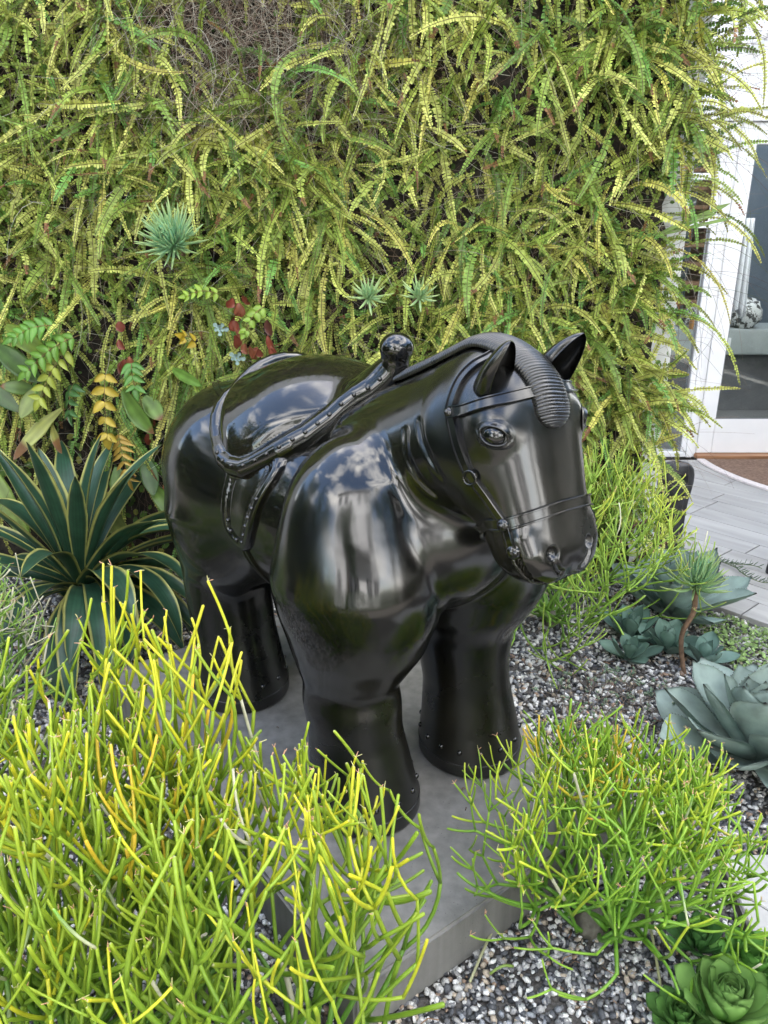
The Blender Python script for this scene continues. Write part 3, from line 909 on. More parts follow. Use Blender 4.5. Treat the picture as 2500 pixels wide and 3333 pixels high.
# ---- BUILD
def bronze(name, rough=.06, rvar=.17, base=(.0055, .0057, .006), ior=1.72, legs=False):
    m, n, l, b = new_mat(name)
    pr = n.new('ShaderNodeValToRGB'); pz = n.new('ShaderNodeTexNoise'); pz.inputs['Scale'].default_value = 3.2; pz.inputs['Detail'].default_value = 8
    pr.color_ramp.elements[0].position = .38; pr.color_ramp.elements[1].position = .68
    pr.color_ramp.elements[0].color = (*[c * .6 for c in base], 1); pr.color_ramp.elements[1].color = (base[0] * 1.9, base[1] * 1.6, base[2] * .9, 1)
    l.new(pz.outputs['Fac'], pr.inputs['Fac']); l.new(pr.outputs['Color'], b.inputs['Base Color'])
    b.inputs['IOR'].default_value = ior
    tc = n.new('ShaderNodeTexCoord')
    nz = n.new('ShaderNodeTexNoise'); nz.inputs['Scale'].default_value = 5; nz.inputs['Detail'].default_value = 5; nz.inputs['Roughness'].default_value = .6
    mr = n.new('ShaderNodeMapRange'); mr.inputs['From Min'].default_value = .35; mr.inputs['From Max'].default_value = .7
    mr.inputs['To Min'].default_value = rough; mr.inputs['To Max'].default_value = rough + rvar
    l.new(tc.outputs['Object'], nz.inputs['Vector']); l.new(tc.outputs['Object'], pz.inputs['Vector']); l.new(nz.outputs['Fac'], mr.inputs['Value'])
    # the legs are left with a duller finish than the polished upper body
    sx = n.new('ShaderNodeSeparateXYZ'); hz = n.new('ShaderNodeMapRange'); hz.interpolation_type = 'SMOOTHSTEP'
    hz.inputs['From Min'].default_value = .08; hz.inputs['From Max'].default_value = .62; hz.inputs['To Min'].default_value = .17; hz.inputs['To Max'].default_value = 0
    ar = n.new('ShaderNodeMath'); ar.operation = 'ADD'
    l.new(tc.outputs['Object'], sx.inputs['Vector']); l.new(sx.outputs['Z'], hz.inputs['Value'])
    vd = n.new('ShaderNodeVectorMath'); vd.operation = 'DISTANCE'; vd.inputs[1].default_value = (.408, -.544, 1.02)
    hr = n.new('ShaderNodeMapRange'); hr.inputs['From Min'].default_value = .18; hr.inputs['From Max'].default_value = .34; hr.inputs['To Min'].default_value = .10; hr.inputs['To Max'].default_value = 0
    a2 = n.new('ShaderNodeMath'); a2.operation = 'ADD'
    l.new(tc.outputs['Object'], vd.inputs[0]); l.new(vd.outputs['Value'], hr.inputs['Value']); l.new(hr.outputs['Result'], a2.inputs[0]); l.new(mr.outputs['Result'], a2.inputs[1])
    l.new(a2.outputs['Value'], ar.inputs[0]); l.new(hz.outputs['Result'], ar.inputs[1])
    l.new(ar.outputs['Value'] if legs else mr.outputs['Result'], b.inputs['Roughness'])
    # faint hand-finished unevenness
    mp = n.new('ShaderNodeMapping'); mp.inputs['Scale'].default_value = (60, 60, 14)
    nb = n.new('ShaderNodeTexNoise'); nb.inputs['Scale'].default_value = 1; nb.inputs['Detail'].default_value = 4
    n3 = n.new('ShaderNodeTexNoise'); n3.inputs['Scale'].default_value = 13; n3.inputs['Detail'].default_value = 2
    ad = n.new('ShaderNodeMath'); ad.operation = 'MULTIPLY_ADD'; ad.inputs[1].default_value = .08
    bp = n.new('ShaderNodeBump'); bp.inputs['Strength'].default_value = .12; bp.inputs['Distance'].default_value = .006
    l.new(tc.outputs['Object'], mp.inputs['Vector']); l.new(mp.outputs['Vector'], nb.inputs['Vector'])
    l.new(tc.outputs['Object'], n3.inputs['Vector'])
    l.new(nb.outputs['Fac'], ad.inputs[0]); l.new(n3.outputs['Fac'], ad.inputs[2])
    l.new(ad.outputs['Value'], bp.inputs['Height']); l.new(bp.outputs['Normal'], b.inputs['Normal'])
    return m
M_BRONZE = bronze('black_bronze', legs=True)
M_BRONZE_POLISH = bronze('black_bronze_polished', .06, .07)
M_BRONZE_DULL = bronze('black_bronze_mane', .24, .12, (.011, .0115, .013))

horse = empty('horse_statue', tuple(HO), 'large glossy black bronze horse statue with saddle and bridle standing on the grey concrete plinth', 'horse statue')
def hpart(name, V, F, mat, N=None, parent=None, smooth=True):
    me = np_mesh(name, h2w(V) - HO, F, [mat], smooth, normals=dirw(N) if N is not None else None)
    return link(name, me, parent or horse)

HRES = float(globals().get('HRES_OVERRIDE', .0058))
V, F = surface_nets(body_sdf, (-.85, -.5, -.02), (.95, .5, 1.36), HRES)
V, N = refine(body_sdf, V)
# soles flat on the plinth
V[:, 2] = np.maximum(V[:, 2], 0.0)
hbody = hpart('body', V, F, M_BRONZE, N)
V, F = surface_nets(saddle_sdf, (-.50, -.40, .76), (.32, .40, 1.30), HRES * 1.1)
V, N = refine(saddle_sdf, V)
hsaddle = hpart('saddle', V, F, M_BRONZE_POLISH, N)
V, F = surface_nets(flap_sdf, (-.20, -.48, .6), (.12, .48, 1.0), HRES)
V, N = refine(flap_sdf, V)
side = V[F].mean(1)[:, 1] < 0
for s_ in (True, False):
    fs = F[side == s_]; us = np.unique(fs); mp = np.full(len(V), -1); mp[us] = np.arange(len(us))
    hpart('saddle_flap', V[us], mp[fs], M_BRONZE, N[us])

def onto(P, f=body_sdf, off=0.0, it=6):
    P = np.array(P, float)
    for _ in range(it):
        g = grad(f, P, .003)
        P = P - np.clip(((f(P) - off) / ((g ** 2).sum(1) + .05))[:, None] * g, -.03, .03)
    g = grad(f, P, .003)
    return P, g / (np.linalg.norm(g, axis=1)[:, None] + 1e-9)

STRAP = np.array([(-.5, -.9), (-.5, .75), (-.45, 1.1), (-.36, 1.1), (-.31, .7), (.31, .7), (.36, 1.1), (.45, 1.1), (.5, .75), (.5, -.9)])
def strap(name, pts, width, thick, f=body_sdf, n=60, parent=None, closed=False, mat=None):
    P, N = onto(catmull(pts, n), f)
    T = np.gradient(P, axis=0); T /= np.linalg.norm(T, axis=1)[:, None] + 1e-9
    for _ in range(3):
        N[1:-1] = (N[:-2] + N[1:-1] + N[2:]) / 3
    N /= np.linalg.norm(N, axis=1)[:, None]
    B = np.cross(T, N)
    V = P[:, None] + STRAP[None, :, 0:1] * width * B[:, None] + STRAP[None, :, 1:2] * thick * N[:, None]
    Fq = grid_faces(n, len(STRAP), True)
    V = V.reshape(-1, 3)
    k = len(STRAP)
    caps = np.array([[0, 1, k - 2, k - 1], [1, 2, 3, 4], [1, 4, 5, k - 2]])
    Fq = np.concatenate([Fq, caps, (caps + (n - 1) * k)[:, ::-1]])
    me = np_mesh(name, h2w(V) - HO, Fq, [mat or M_BRONZE_DULL2], True)
    o = link(name, me, parent or horse)
    md = o.modifiers.new('edge', 'EDGE_SPLIT'); md.split_angle = R(40)
    return o
M_BRONZE_DULL2 = bronze('black_bronze_strap', .16, .12)

def dome_mesh(name, r, h, k=10, rings=4, flat=0.0):
    V = [(0, 0, h)]; F = []
    for i in range(1, rings + 1):
        a = i / rings * PI / 2
        for j in range(k):
            t = j * 2 * PI / k
            V.append((r * math.sin(a) * math.cos(t), r * math.sin(a) * math.sin(t), h * math.cos(a) - (.3 * h if i == rings else 0)))
    for j in range(k):
        F.append((0, 1 + j, 1 + (j + 1) % k, 1 + (j + 1) % k))
    me = bpy.data.meshes.new(name)
    faces = [(0, 1 + j, 1 + (j + 1) % k) for j in range(k)]
    for i in range(rings - 1):
        for j in range(k):
            faces.append((1 + i * k + j, 1 + (i + 1) * k + j, 1 + (i + 1) * k + (j + 1) % k, 1 + i * k + (j + 1) % k))
    me.from_pydata(V, [], faces)
    for p in me.polygons: p.use_smooth = True
    return me
STUD = dome_mesh('stud', .0066, .0064); STUD.materials.append(M_BRONZE_POLISH)
HSTUD = dome_mesh('hoof_stud', .0085, .008); HSTUD.materials.append(M_BRONZE_POLISH)
BOSS = dome_mesh('buckle_boss', .0155, .011, 16, 5); BOSS.materials.append(M_BRONZE_POLISH)
def place(me, name, P, N, parent, scale=1.0):
    o = bpy.data.objects.new(name, me); COL.objects.link(o)
    o.parent = parent
    wp = h2w(np.array([P]))[0] - HO; wn_ = dirw(np.array([N]))[0]
    o.location = wp
    o.rotation_euler = Vector(wn_).to_track_quat('Z', 'Y').to_euler()
    o.scale = (scale,) * 3
    return o

# studs along the front roll of the saddle (both sides)
rimc = RIM[:, :3]
cum = np.concatenate([[0], np.cumsum(np.linalg.norm(np.diff(rimc, axis=0), axis=1))])
for sgn in (1, -1):
    ss = np.arange(.04, .62, .040)
    pts = np.stack([np.interp(ss, cum, rimc[:, a]) for a in range(3)], 1)
    pts = pts + np.array([.35, -.55, .25]) * .03        # outward-forward face of the roll
    Pp, Nn = onto(pts, saddle_sdf)
    for p, q in zip(Pp, Nn):
        p = p * np.array([1, sgn, 1]); q = q * np.array([1, sgn, 1])
        place(STUD, 'stud', p, q, hsaddle)
    # studs along the flap edge
    fl = np.array(FLAP)
    sel = fl[(fl[:, 1] < .90)]
    c = sel.mean(0)
    inn = sel + (c - sel) / np.linalg.norm(c - sel, axis=1)[:, None] * .026
    Lc = np.concatenate([[0], np.cumsum(np.linalg.norm(np.diff(inn, axis=0), axis=1))])
    for t in np.arange(.12, Lc[-1], .033):
        u_, w_ = np.interp(t, Lc, inn[:, 0]), np.interp(t, Lc, inn[:, 1])
        Pp, Nn = onto([[u_, -.34, w_]], flap_sdf)
        p = Pp[0] * np.array([1, sgn, 1]); q = Nn[0] * np.array([1, sgn, 1])
        place(STUD, 'stud', p, q, horse)

# hooves: welt line and studs
for (cx, cy) in ((.33, -.205), (.33, .205), (-.41, -.205), (-.41, .205)):
    fr = cx > 0
    dv = .018 * (1 if cy < 0 else -1) if fr else 0
    rr = .152 if fr else .163
    th = np.linspace(0, 2 * PI, 49)[:-1]
    base = np.stack([cx + (0 if fr else .02) + rr * 1.02 * np.cos(th), cy + dv + rr * np.sin(th), np.full(48, .045)], 1)
    Pp, Nn = onto(base, body_sdf)
    Pp = np.concatenate([Pp, Pp[:1]])
    Vt, Ft = tube(Pp, .0022, 5, cap=False)
    hpart('hoof_welt', Vt, Ft, M_BRONZE)
    for a in np.arange(0, 2 * PI, 2 * PI / 14):
        b0 = [[cx + (0 if fr else .02) + rr * math.cos(a), cy + dv + rr * math.sin(a), .085]]
        Pp, Nn = onto(b0, body_sdf)
        place(HSTUD, 'hoof_stud', Pp[0], Nn[0], horse)

# bridle
mir = lambda L: [(a, -b, c) for a, b, c in L[::-1]]
cheek = [(.600, 0, 1.275), (.608, -.054, 1.26), (.592, -.086, 1.24), (.581, -.108, 1.213), (.579, -.127, 1.179), (.583, -.14, 1.145), (.603, -.147, 1.111), (.621, -.151, 1.082), (.64, -.151, 1.052), (.657, -.148, 1.025)]
cheek2 = [(.657, -.148, 1.025), (.682, -.137, .995), (.709, -.128, .964), (.736, -.122, .935), (.753, -.118, .911), (.768, -.116, .884)]
strap('headstall', mir(cheek[1:]) + cheek, .023, .0085, n=110)
strap('cheek_strap', cheek2, .021, .008, n=40)
strap('cheek_strap', [(a, -b, c) for a, b, c in cheek2], .021, .008, n=40)
br = [(.578, -.142, 1.142), (.638, -.138, 1.162), (.681, -.12, 1.179), (.708, -.079, 1.191), (.719, -.024, 1.197)]
strap('browband', br + mir(br), .026, .0085, n=80)
ns = [(.645, 0, .875), (.652, -.06, .885), (.672, -.105, .910), (.696, -.126, .923), (.737, -.122, .935), (.768, -.103, .951), (.788, -.068, .963), (.796, -.007, .969)]
strap('noseband', ns + mir(ns[:-1]), .026, .0085, n=110)
for sgn in (1, -1):
    for pt, nm, sc in (((.583, -.141, 1.143), 'bridle_boss', .72), ((.737, -.122, .935), 'bridle_boss', .95), ((.764, -.117, .884), 'bit_ring', 1.15)):
        Pp, Nn = onto([pt]); p = Pp[0] + Nn[0] * .006
        o = place(BOSS, nm, p * [1, sgn, 1], Nn[0] * [1, sgn, 1], horse, sc)
        # inner button
        o2 = place(STUD, 'button', (p + Nn[0] * .009 * sc) * [1, sgn, 1], Nn[0] * [1, sgn, 1], horse, .9)
    # buckle half way down the cheek strap
    Pp, Nn = onto([(.652, -.149, 1.032), (.668, -.143, 1.012)])
    c = (Pp[0] + Pp[1]) / 2 + Nn[0] * .008
    t = Pp[1] - Pp[0]; t /= np.linalg.norm(t); b_ = np.cross(t, Nn[0])
    loop = [c + t * .013 * math.cos(a) * (1.15 if abs(math.cos(a)) > .7 else 1) + b_ * .016 * math.sin(a) for a in np.linspace(0, 2 * PI, 17)]
    Vt, Ft = tube(np.array(loop) * [1, sgn, 1], .0032, 6, cap=False)
    hpart('buckle', Vt, Ft, M_BRONZE_POLISH)
# throat strap running back from the buckle under the jaw, girth, crupper, saddle tree strap
strap('girth_strap', [(-.05, -.335, .672), (-.04, -.33, .62), (-.03, -.30, .55), (-.02, -.22, .475), (-.02, -.1, .44), (-.02, 0, .43), (-.02, .1, .44), (-.02, .22, .475), (-.03, .30, .55), (-.04, .33, .62), (-.05, .335, .672)], .03, .006, n=90)
for sgn in (1, -1):
    L = [(-.30, -.225, 1.02), (-.42, -.205, 1.05), (-.54, -.15, 1.06), (-.66, -.05, 1.04), (-.70, 0, 1.01)]
    strap('crupper_strap', [(a, b * sgn, c) for a, b, c in L], .020, .006, n=50)

# mane: a ribbed roll over the crest, ending as a forelock between the eyes
mp_ = catmull([(.235, 0, 1.125), (.30, 0, 1.16), (.38, 0, 1.20), (.46, 0, 1.235), (.55, 0, 1.262), (.62, 0, 1.272), (.68, 0, 1.262), (.715, 0, 1.23), (.728, 0, 1.19), (.728, 0, 1.150), (.727, 0, 1.115)], 900)
Pm, Nm = onto(mp_, body_sdf, it=4)
for _ in range(60):
    Pm[1:-1] = (Pm[:-2] + Pm[1:-1] + Pm[2:]) / 3; Nm[1:-1] = (Nm[:-2] + Nm[1:-1] + Nm[2:]) / 3
Nm /= np.linalg.norm(Nm, axis=1)[:, None]
Tm = np.gradient(Pm, axis=0); Tm /= np.linalg.norm(Tm, axis=1)[:, None]
Bm = np.cross(Tm, Nm)
s_ = np.linspace(0, 1, len(Pm))
ends = np.sqrt(np.clip(1 - np.clip((s_ - .93) / .07, 0, 1) ** 2, 0, 1)) * np.clip(.25 + s_ / .10, 0, 1)
hw = (.056 - .008 * np.clip(s_ * 1.3, 0, 1)) * ends
hh_ = (.025 - .006 * s_) * (.25 + .75 * ends) * np.clip(.3 + s_ / .2, 0, 1)
arc = np.concatenate([[0], np.cumsum(np.linalg.norm(np.diff(Pm, axis=0), axis=1))])
KK = 25
ph = np.linspace(-PI / 2 - .25, PI / 2 + .25, KK)
VV = np.zeros((len(Pm), KK, 3))
rs = np.random.RandomState(4)
jit = np.interp(arc, np.linspace(0, arc[-1], 60), rs.uniform(-.5, .5, 60))
for j, a in enumerate(ph):
    skew = .012 * (1 - np.cos(a)) * np.clip(1 - s_ * 1.1, 0, 1)
    rib = np.abs(np.sin((arc + skew + .003 * np.sin(a * 1.5)) * PI / .0067 + jit * 2.0 + .3 * math.sin(a * 3)))
    dep = -.0026 * (1 - rib) ** 1.4 * (1 if abs(a) < 1.5 else .3)
    VV[:, j] = Pm + Bm * ((hw + dep) * math.sin(a))[:, None] + Nm * (((hh_ + dep) * math.cos(a)) + .001)[:, None]
hpart('mane', VV.reshape(-1, 3), grid_faces(len(Pm), KK), M_BRONZE_DULL)

# ears
def make_ear(sgn):
    n1, n2 = 22, 26
    base = np.array([.645, -.085, 1.200]); tip = np.array([.713, -.108, 1.302])
    ax = tip - base; Lh = np.linalg.norm(ax); ax /= Lh
    opn = np.array([.95, .12, .0]); opn -= ax * (opn @ ax); opn /= np.linalg.norm(opn)
    sd = np.cross(ax, opn)
    outV = []; inV = []
    for i in range(n1):
        s = i / (n1 - 1)
        wd = .047 * (math.sin(PI * min(1, (s * .62 + .38))) ** .62) * (1.02 if s < .1 else 1) + .0005
        dp = .034 * (1 - s) ** .55 + .001
        c = base + ax * (Lh * s) - opn * .004 * math.sin(PI * s)
        ro = []; ri = []
        for j in range(n2):
            a = -2.25 + 4.5 * j / (n2 - 1)
            x = math.sin(a) * wd; y = -math.cos(a) * dp
            ro.append(c + sd * x + opn * y)
            th = .0045 * (1 - s * .6) if 0 < j < n2 - 1 else .001
            ri.append(c + sd * x * (1 - th / wd * .9) + opn * (y + th * (.9 if math.cos(a) > 0 else -.3)))
        outV.append(ro); inV.append(ri)
    A = np.array(outV).reshape(-1, 3); Bv = np.array(inV).reshape(-1, 3)
    F1 = grid_faces(n1, n2); F2 = grid_faces(n1, n2)[:, ::-1] + len(A)
    rims = []
    for i in range(n1 - 1):
        for j, fl in ((0, 0), (n2 - 1, 1)):
            q = [i * n2 + j, (i + 1) * n2 + j, (i + 1) * n2 + j + len(A), i * n2 + j + len(A)]
            rims.append(q if fl else q[::-1])
    tp = [[(n1 - 1) * n2 + j, (n1 - 1) * n2 + j + 1, (n1 - 1) * n2 + j + 1 + len(A), (n1 - 1) * n2 + j + len(A)] for j in range(n2 - 1)]
    VVv = np.concatenate([A, Bv]); VVv[:, 1] *= sgn
    FFf = np.concatenate([F1, F2, np.array(rims), np.array(tp)])
    if sgn < 0: FFf = FFf[:, ::-1]
    o = hpart('ear', VVv, FFf, M_BRONZE)
    md = o.modifiers.new('sub', 'SUBSURF'); md.levels = 1; md.render_levels = 1
make_ear(1); make_ear(-1)

# eyes: ball, lids and rim
for sgn in (1, -1):
    Pp, Nn = onto([(.703, -.130, 1.116)])
    p, nn = Pp[0], Nn[0]
    right = np.array([.95, .25, -.20]); right -= nn * (right @ nn); right /= np.linalg.norm(right)
    up = np.cross(right, nn)
    if up[2] < 0: up = -up
    def E(x, y, z):
        q = p + right * x + up * y + nn * z
        return q * np.array([1, sgn, 1])
    re = .029; cz = -.0215
    V = []; 
    for i in range(17):
        th = PI * i / 16
        for j in range(32):
            fi = 2 * PI * j / 32
            V.append(E(re * math.sin(th) * math.cos(fi), re * math.sin(th) * math.sin(fi), cz + re * math.cos(th)))
    hpart('eye', np.array(V), grid_faces(17, 32, True), M_BRONZE_POLISH)
    V = []; nr, nc = 12, 56
    for i in range(nr):
        f = i / (nr - 1)
        for j in range(nc):
            a = 2 * PI * j / nc
            ca, sa = math.cos(a), math.sin(a)
            ix, iy = .0260 * ca, (.0180 if sa > 0 else .0150) * sa
            ox, oy = .044 * ca, (.037 if sa > 0 else .030) * sa
            x = ix + (ox - ix) * f; y = iy + (oy - iy) * f
            zi = cz + math.sqrt(max(re * re - ix * ix - iy * iy, 0)) + .0022
            crest = .0036 * math.exp(-((f - .16) / .12) ** 2) if sa > -.05 else .0035 * math.exp(-((f - .12) / .07) ** 2)
            dip = -.0035 * math.exp(-((f - .55) / .18) ** 2) if sa > 0 else -.002 * math.exp(-((f - .4) / .15) ** 2)
            if i == 0: zz = zi - .006
            else:
                zz = zi * (1 - sstep(f, 0, 1)) + crest + dip * .6
            V.append((x, y, zz, f))
    V = np.array(V)
    # sit the lid's outer edge on the head
    Q = p + right * V[:, 0:1] + up * V[:, 1:2]
    S2, _n = onto(Q, body_sdf)
    base_h = (S2 - p) @ nn
    fz = V[:, 3]
    h_ = V[:, 2] + (base_h - .0015) * sstep(fz, .15, 1.0)
    Q = (p + right * V[:, 0:1] + up * V[:, 1:2] + nn * h_[:, None]) * np.array([1, sgn, 1])
    hpart('eyelid', Q, grid_faces(nr, nc, True)[:, ::(1 if sgn < 0 else -1)], M_BRONZE)
# teeth in the slit of the mouth, both sides
for sgn in (1, -1):
    tl = catmull([(.764, -.106, .868), (.772, -.097, .848), (.779, -.080, .829), (.781, -.057, .818)], 8)
    for p in tl:
        V, F = box_vf(-.004, .004, -.005, .005, -.0048, .0048)
        hpart('tooth', (V + p) * np.array([1, sgn, 1]), F if sgn > 0 else F[:, ::-1], M_BRONZE, smooth=False)
# ================================================================= BLACK CAST OBJECTS ON THE DECK
m_iron, *_ = new_mat('black_iron'); add_noise_color(m_iron, (.012, .012, .014), (.032, .032, .036), 35, 6, .5, 160, (.32, .55), dist=.002)
def cast_stand(x, y, z, label, rz=0.0, s=1.0):
    t = empty('cast_iron_stand', (x, y, z), label, 'stand', 'black cast stands on the deck', rz)
    prof = [(0, .088), (.012, .092), (.05, .090), (.09, .080), (.13, .070), (.17, .068), (.25, .070), (.33, .074), (.39, .084), (.43, .089), (.47, .088), (.50, .080), (.522, .062), (.532, .040), (.536, .012)]
    hs = np.array([p[0] for p in prof]); ws = np.array([p[1] for p in prof])
    nr, nc = 60, 64
    V = []
    for i in range(nr):
        h = .536 * (1 - (1 - i / (nr - 1)) ** 1.0)
        w = np.interp(h, hs, ws)
        d = .05 * (w / .085) ** .6
        for j in range(nc):
            a = 2 * PI * j / nc
            ca, sa = math.cos(a), math.sin(a)
            px = np.sign(ca) * abs(ca) ** .55 * w; py = np.sign(sa) * abs(sa) ** .7 * d
            fl = sstep_(h, .12, .16) * (1 - sstep_(h, .38, .42))
            if sa < -.1: py += fl * .012 * (.5 + .5 * math.cos(px / w * PI * 3.2))
            # recess near the top
            if sa < 0:
                rr = ((px - .012) / .022) ** 2 + ((h - .445) / .03) ** 2
                py += .03 * math.exp(-rr ** 3)
            V.append((px * s, py * s, h * s))
    link('stand_body', np_mesh('stand_body', np.array(V), grid_faces(nr, nc, True), [m_iron]), t)
    lf = lathe('foot_ring', [(.0005, 0), (.098, 0), (.100, .006), (.094, .014), (.0005, .014)], 32, m_iron, t); lf.scale = (s, s * .65, s)
    return t
def sstep_(x, a, b):
    t = min(1, max(0, (x - a) / (b - a))); return t * t * (3 - 2 * t)
cast_stand(1.475, 3.72, .031, 'black cast iron stand with fluted waist beside the white wall, behind the blue agave', R(10))
cast_stand(1.985, 3.56, .031, 'black cast iron stand cut by the right edge of the picture', R(20), .62)
# ================================================================= PLANTS
M_LEAF = tint_mat('fern_leaf', .48, .35, 60, .3, .18, 0, 0, 0)
M_STICK = tint_mat('stick_stem', .42, .45, 35, .18, 0, .1)
M_SUCC = tint_mat('succulent', .55, .3, 14, .16, .05, .05)
M_AGAVE = tint_mat('agave_leaf', .55, .30, 16, .24, 0, .10)
M_BROAD = tint_mat('broad_leaf', .38, .5, 16, .25, .15, .1)
M_DRY = tint_mat('dry_stem', .8, .2, 80, .3)
M_BARK = tint_mat('bark', .85, .2, 50, .4, 0, .5)

def frond_curve(p0, d0, L, droop, n=16, wob=.25, rs=None):
    """arching curve: starts along d0 and bends down"""
    P = [np.array(p0, float)]; d = np.array(d0, float); d /= np.linalg.norm(d)
    ds = L / (n - 1)
    ax = rs.normal(0, 1, 3) * wob
    for i in range(n - 1):
        d = d + (np.array([0, 0, -1.0]) * droop + ax) * ds
        d /= np.linalg.norm(d)
        P.append(P[-1] + d * ds)
    return np.array(P)

def build_frond(mb, P, W, col, rs, pairs=26, tipcol=None, rib=(.10, .06, .025)):
    n = len(P)
    T = np.gradient(P, axis=0); T /= np.linalg.norm(T, axis=1)[:, None]
    view = np.array([0, 0, CAM_H]) * 0 + np.array([rs.normal(0, .35), -1, .25 + rs.normal(0, .3)])
    sdv = np.cross(T, view); sdv /= np.linalg.norm(sdv, axis=1)[:, None] + 1e-9
    nr = np.cross(sdv, T)
    s = np.linspace(0, 1, n)
    t = np.linspace(.08, .99, pairs)
    Pt = np.stack([np.interp(t, s, P[:, a]) for a in range(3)], 1)
    Tt = np.stack([np.interp(t, s, T[:, a]) for a in range(3)], 1)
    St = np.stack([np.interp(t, s, sdv[:, a]) for a in range(3)], 1)
    Nt = np.stack([np.interp(t, s, nr[:, a]) for a in range(3)], 1)
    L = np.linalg.norm(np.diff(P, axis=0), axis=1).sum()
    sp = L * (t[1] - t[0])
    w = W * np.clip(np.sin(np.clip(t * 1.25 + .12, 0, 1) * PI / 2) ** .8 * np.clip((1.03 - t) / .35, 0, 1) ** .55, .12, 1)
    fold = rs.uniform(-.2, .9)
    for sg in (1, -1):
        ww = w * rs.uniform(.82, 1.1, pairs)
        ww[rs.rand(pairs) < .04] *= .3
        b0 = Pt - Tt * sp * .50; b1 = Pt + Tt * sp * .46
        out = (St * sg + Nt * (fold + rs.normal(0, .28, (pairs, 1))))
        out /= np.linalg.norm(out, axis=1)[:, None]
        out = out + Tt * .18
        c0 = b0 + out * (ww * .9)[:, None] + Tt * sp * .08
        c1 = b1 + out * ww[:, None] - Tt * sp * .22 + Nt * (ww * rs.uniform(-.15, .15, pairs))[:, None]
        m0 = (b0 + c0) / 2 - Tt * sp * .06; 
        V = np.stack([b0, b1, c1, c0], 1).reshape(-1, 3)
        F = np.arange(pairs)[:, None] * 4 + np.array([[0, 1, 2, 3]])
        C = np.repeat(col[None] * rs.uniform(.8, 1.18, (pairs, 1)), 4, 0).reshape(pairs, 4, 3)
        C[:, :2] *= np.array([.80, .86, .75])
        if tipcol is not None:
            k = int(pairs * rs.uniform(.8, .95)); C[k:] = tipcol
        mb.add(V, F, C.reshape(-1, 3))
    # rachis ribbon
    r = .0011
    V = np.stack([P - sdv * r, P + sdv * r], 1).reshape(-1, 3) + np.repeat(nr, 2, 0) * .0012
    mb.add(V, grid_faces(n, 2), np.array(rib))

FCOL = np.array([[.64, .64, .17], [.55, .58, .15], [.42, .49, .10], [.32, .42, .08], [.23, .35, .065], [.68, .63, .16], [.20, .40, .09], [.14, .24, .05]])
def fern_color(rs, bright=1.0, deep_layer=False):
    p = np.array([.10, .14, .20, .19, .15, .03, .07, .12] if deep_layer else [.22, .22, .18, .12, .08, .08, .06, .04])  # deeper fronds take darker greens, shade of the gaps put into the colour
    c = FCOL[rs.choice(len(FCOL), p=p / p.sum())].copy()
    return c * rs.uniform(.8, 1.2) * bright

fw = empty('fern_wall', (0, WY, 0), 'dense vertical garden of yellow-green sword ferns hanging down the wall behind the horse', 'vertical garden')
def fwpart(name, mb, mat):
    me = mb.mesh(name, [mat]); 
    o = link(name, me, fw); o.location = (0, -WY, 0); return o
# felt backing with an uneven face
nx, nz = 90, 60
xs = np.linspace(-2.6, WX - .11, nx); zs = np.linspace(.05, 3.3, nz)
V = np.array([[x + (.07 * mnoise.noise(Vector((z * 6, 3, 0))) if x > WX - .2 else 0), WY - .012 - .05 * (mnoise.noise(Vector((x * 5, z * 5, 1))) + .8) * min(1, (WX - x) / .15 + .1), z] for z in zs for x in xs])
mb = MB(); mb.add(V, grid_faces(nz, nx)); fwpart('planting_felt', mb, m_felt)

rs = np.random.RandomState(21)
CROWNS = [(rs.uniform(-2.1, WX - .06), rs.uniform(.3, 3.05)) for _ in range(430)]
def lower_edge(x):
    """height below which the ferns thin out, along the wall"""
    return np.interp(x, [-2.6, -1.4, -1.0, -.6, -.2, .2, .7, 1.0, 1.3], [.95, .90, .85, .95, .75, .6, .45, .35, .30])
def sample_frond(rs, layer):
    while True:
        cx_, cz_ = CROWNS[rs.randint(len(CROWNS))]; ga = rs.uniform(0, 2 * PI); gr = abs(rs.normal(0, .045))
        x = min(cx_ + gr * math.cos(ga), WX - .05); z = cz_ + gr * math.sin(ga)
        le = lower_edge(x)
        if z < le and rs.rand() > .25: continue
        if x < -.55 and z < 1.12 and rs.rand() < .8: continue
        # the thin strip at top left is mostly wiry dead stems
        if ((x + .55) / .35) ** 2 + ((z - 2.45) / .28) ** 2 < 1 and rs.rand() < .75: continue
        break
    edge = x > WX - .40
    y = WY - .03 - rs.uniform(0, .05) - (.0, .04, .09)[layer]
    if edge: 
        d = np.array([rs.uniform(-.7, .8), -rs.uniform(.2, .9), rs.uniform(-.3, .7)]); L = rs.uniform(.20, .42); dr = rs.uniform(1.5, 5.5)
    else:
        d = np.array([math.cos(ga) * rs.uniform(.3, 1.2), -rs.uniform(.15, .6), math.sin(ga) * rs.uniform(.2, 1.0) - .1]); L = rs.uniform(.20, .42) * (1.45 if rs.rand() < .3 else 1); dr = rs.uniform(1.0, 5.5)
    if z < 1.25 and x < .1:
        d = np.array([rs.normal(0, .35), -.45, rs.uniform(-.8, .1)]); L = rs.uniform(.3, .55); dr = rs.uniform(3, 7)
    P = frond_curve((x, y, z), d, L, dr, 14, 1.9, rs)
    P[:, 1] = np.minimum(P[:, 1], WY - .02) if not edge else P[:, 1]
    return P, L
mass = MB()
for i in range(4300):
    P, L = sample_frond(rs, 0 if i < 1900 else 1)
    br = 1.0
    c = fern_color(rs, br, i < 3000)
    W = rs.uniform(.011, .019) * (1.3 if rs.rand() < .15 else 1)
    build_frond(mass, P, W, c, rs, int(L / .0125), np.array([.25, .13, .05]) if rs.rand() < .12 else None)
fwpart('fern_fronds', mass, M_LEAF)['kind'] = 'stuff'
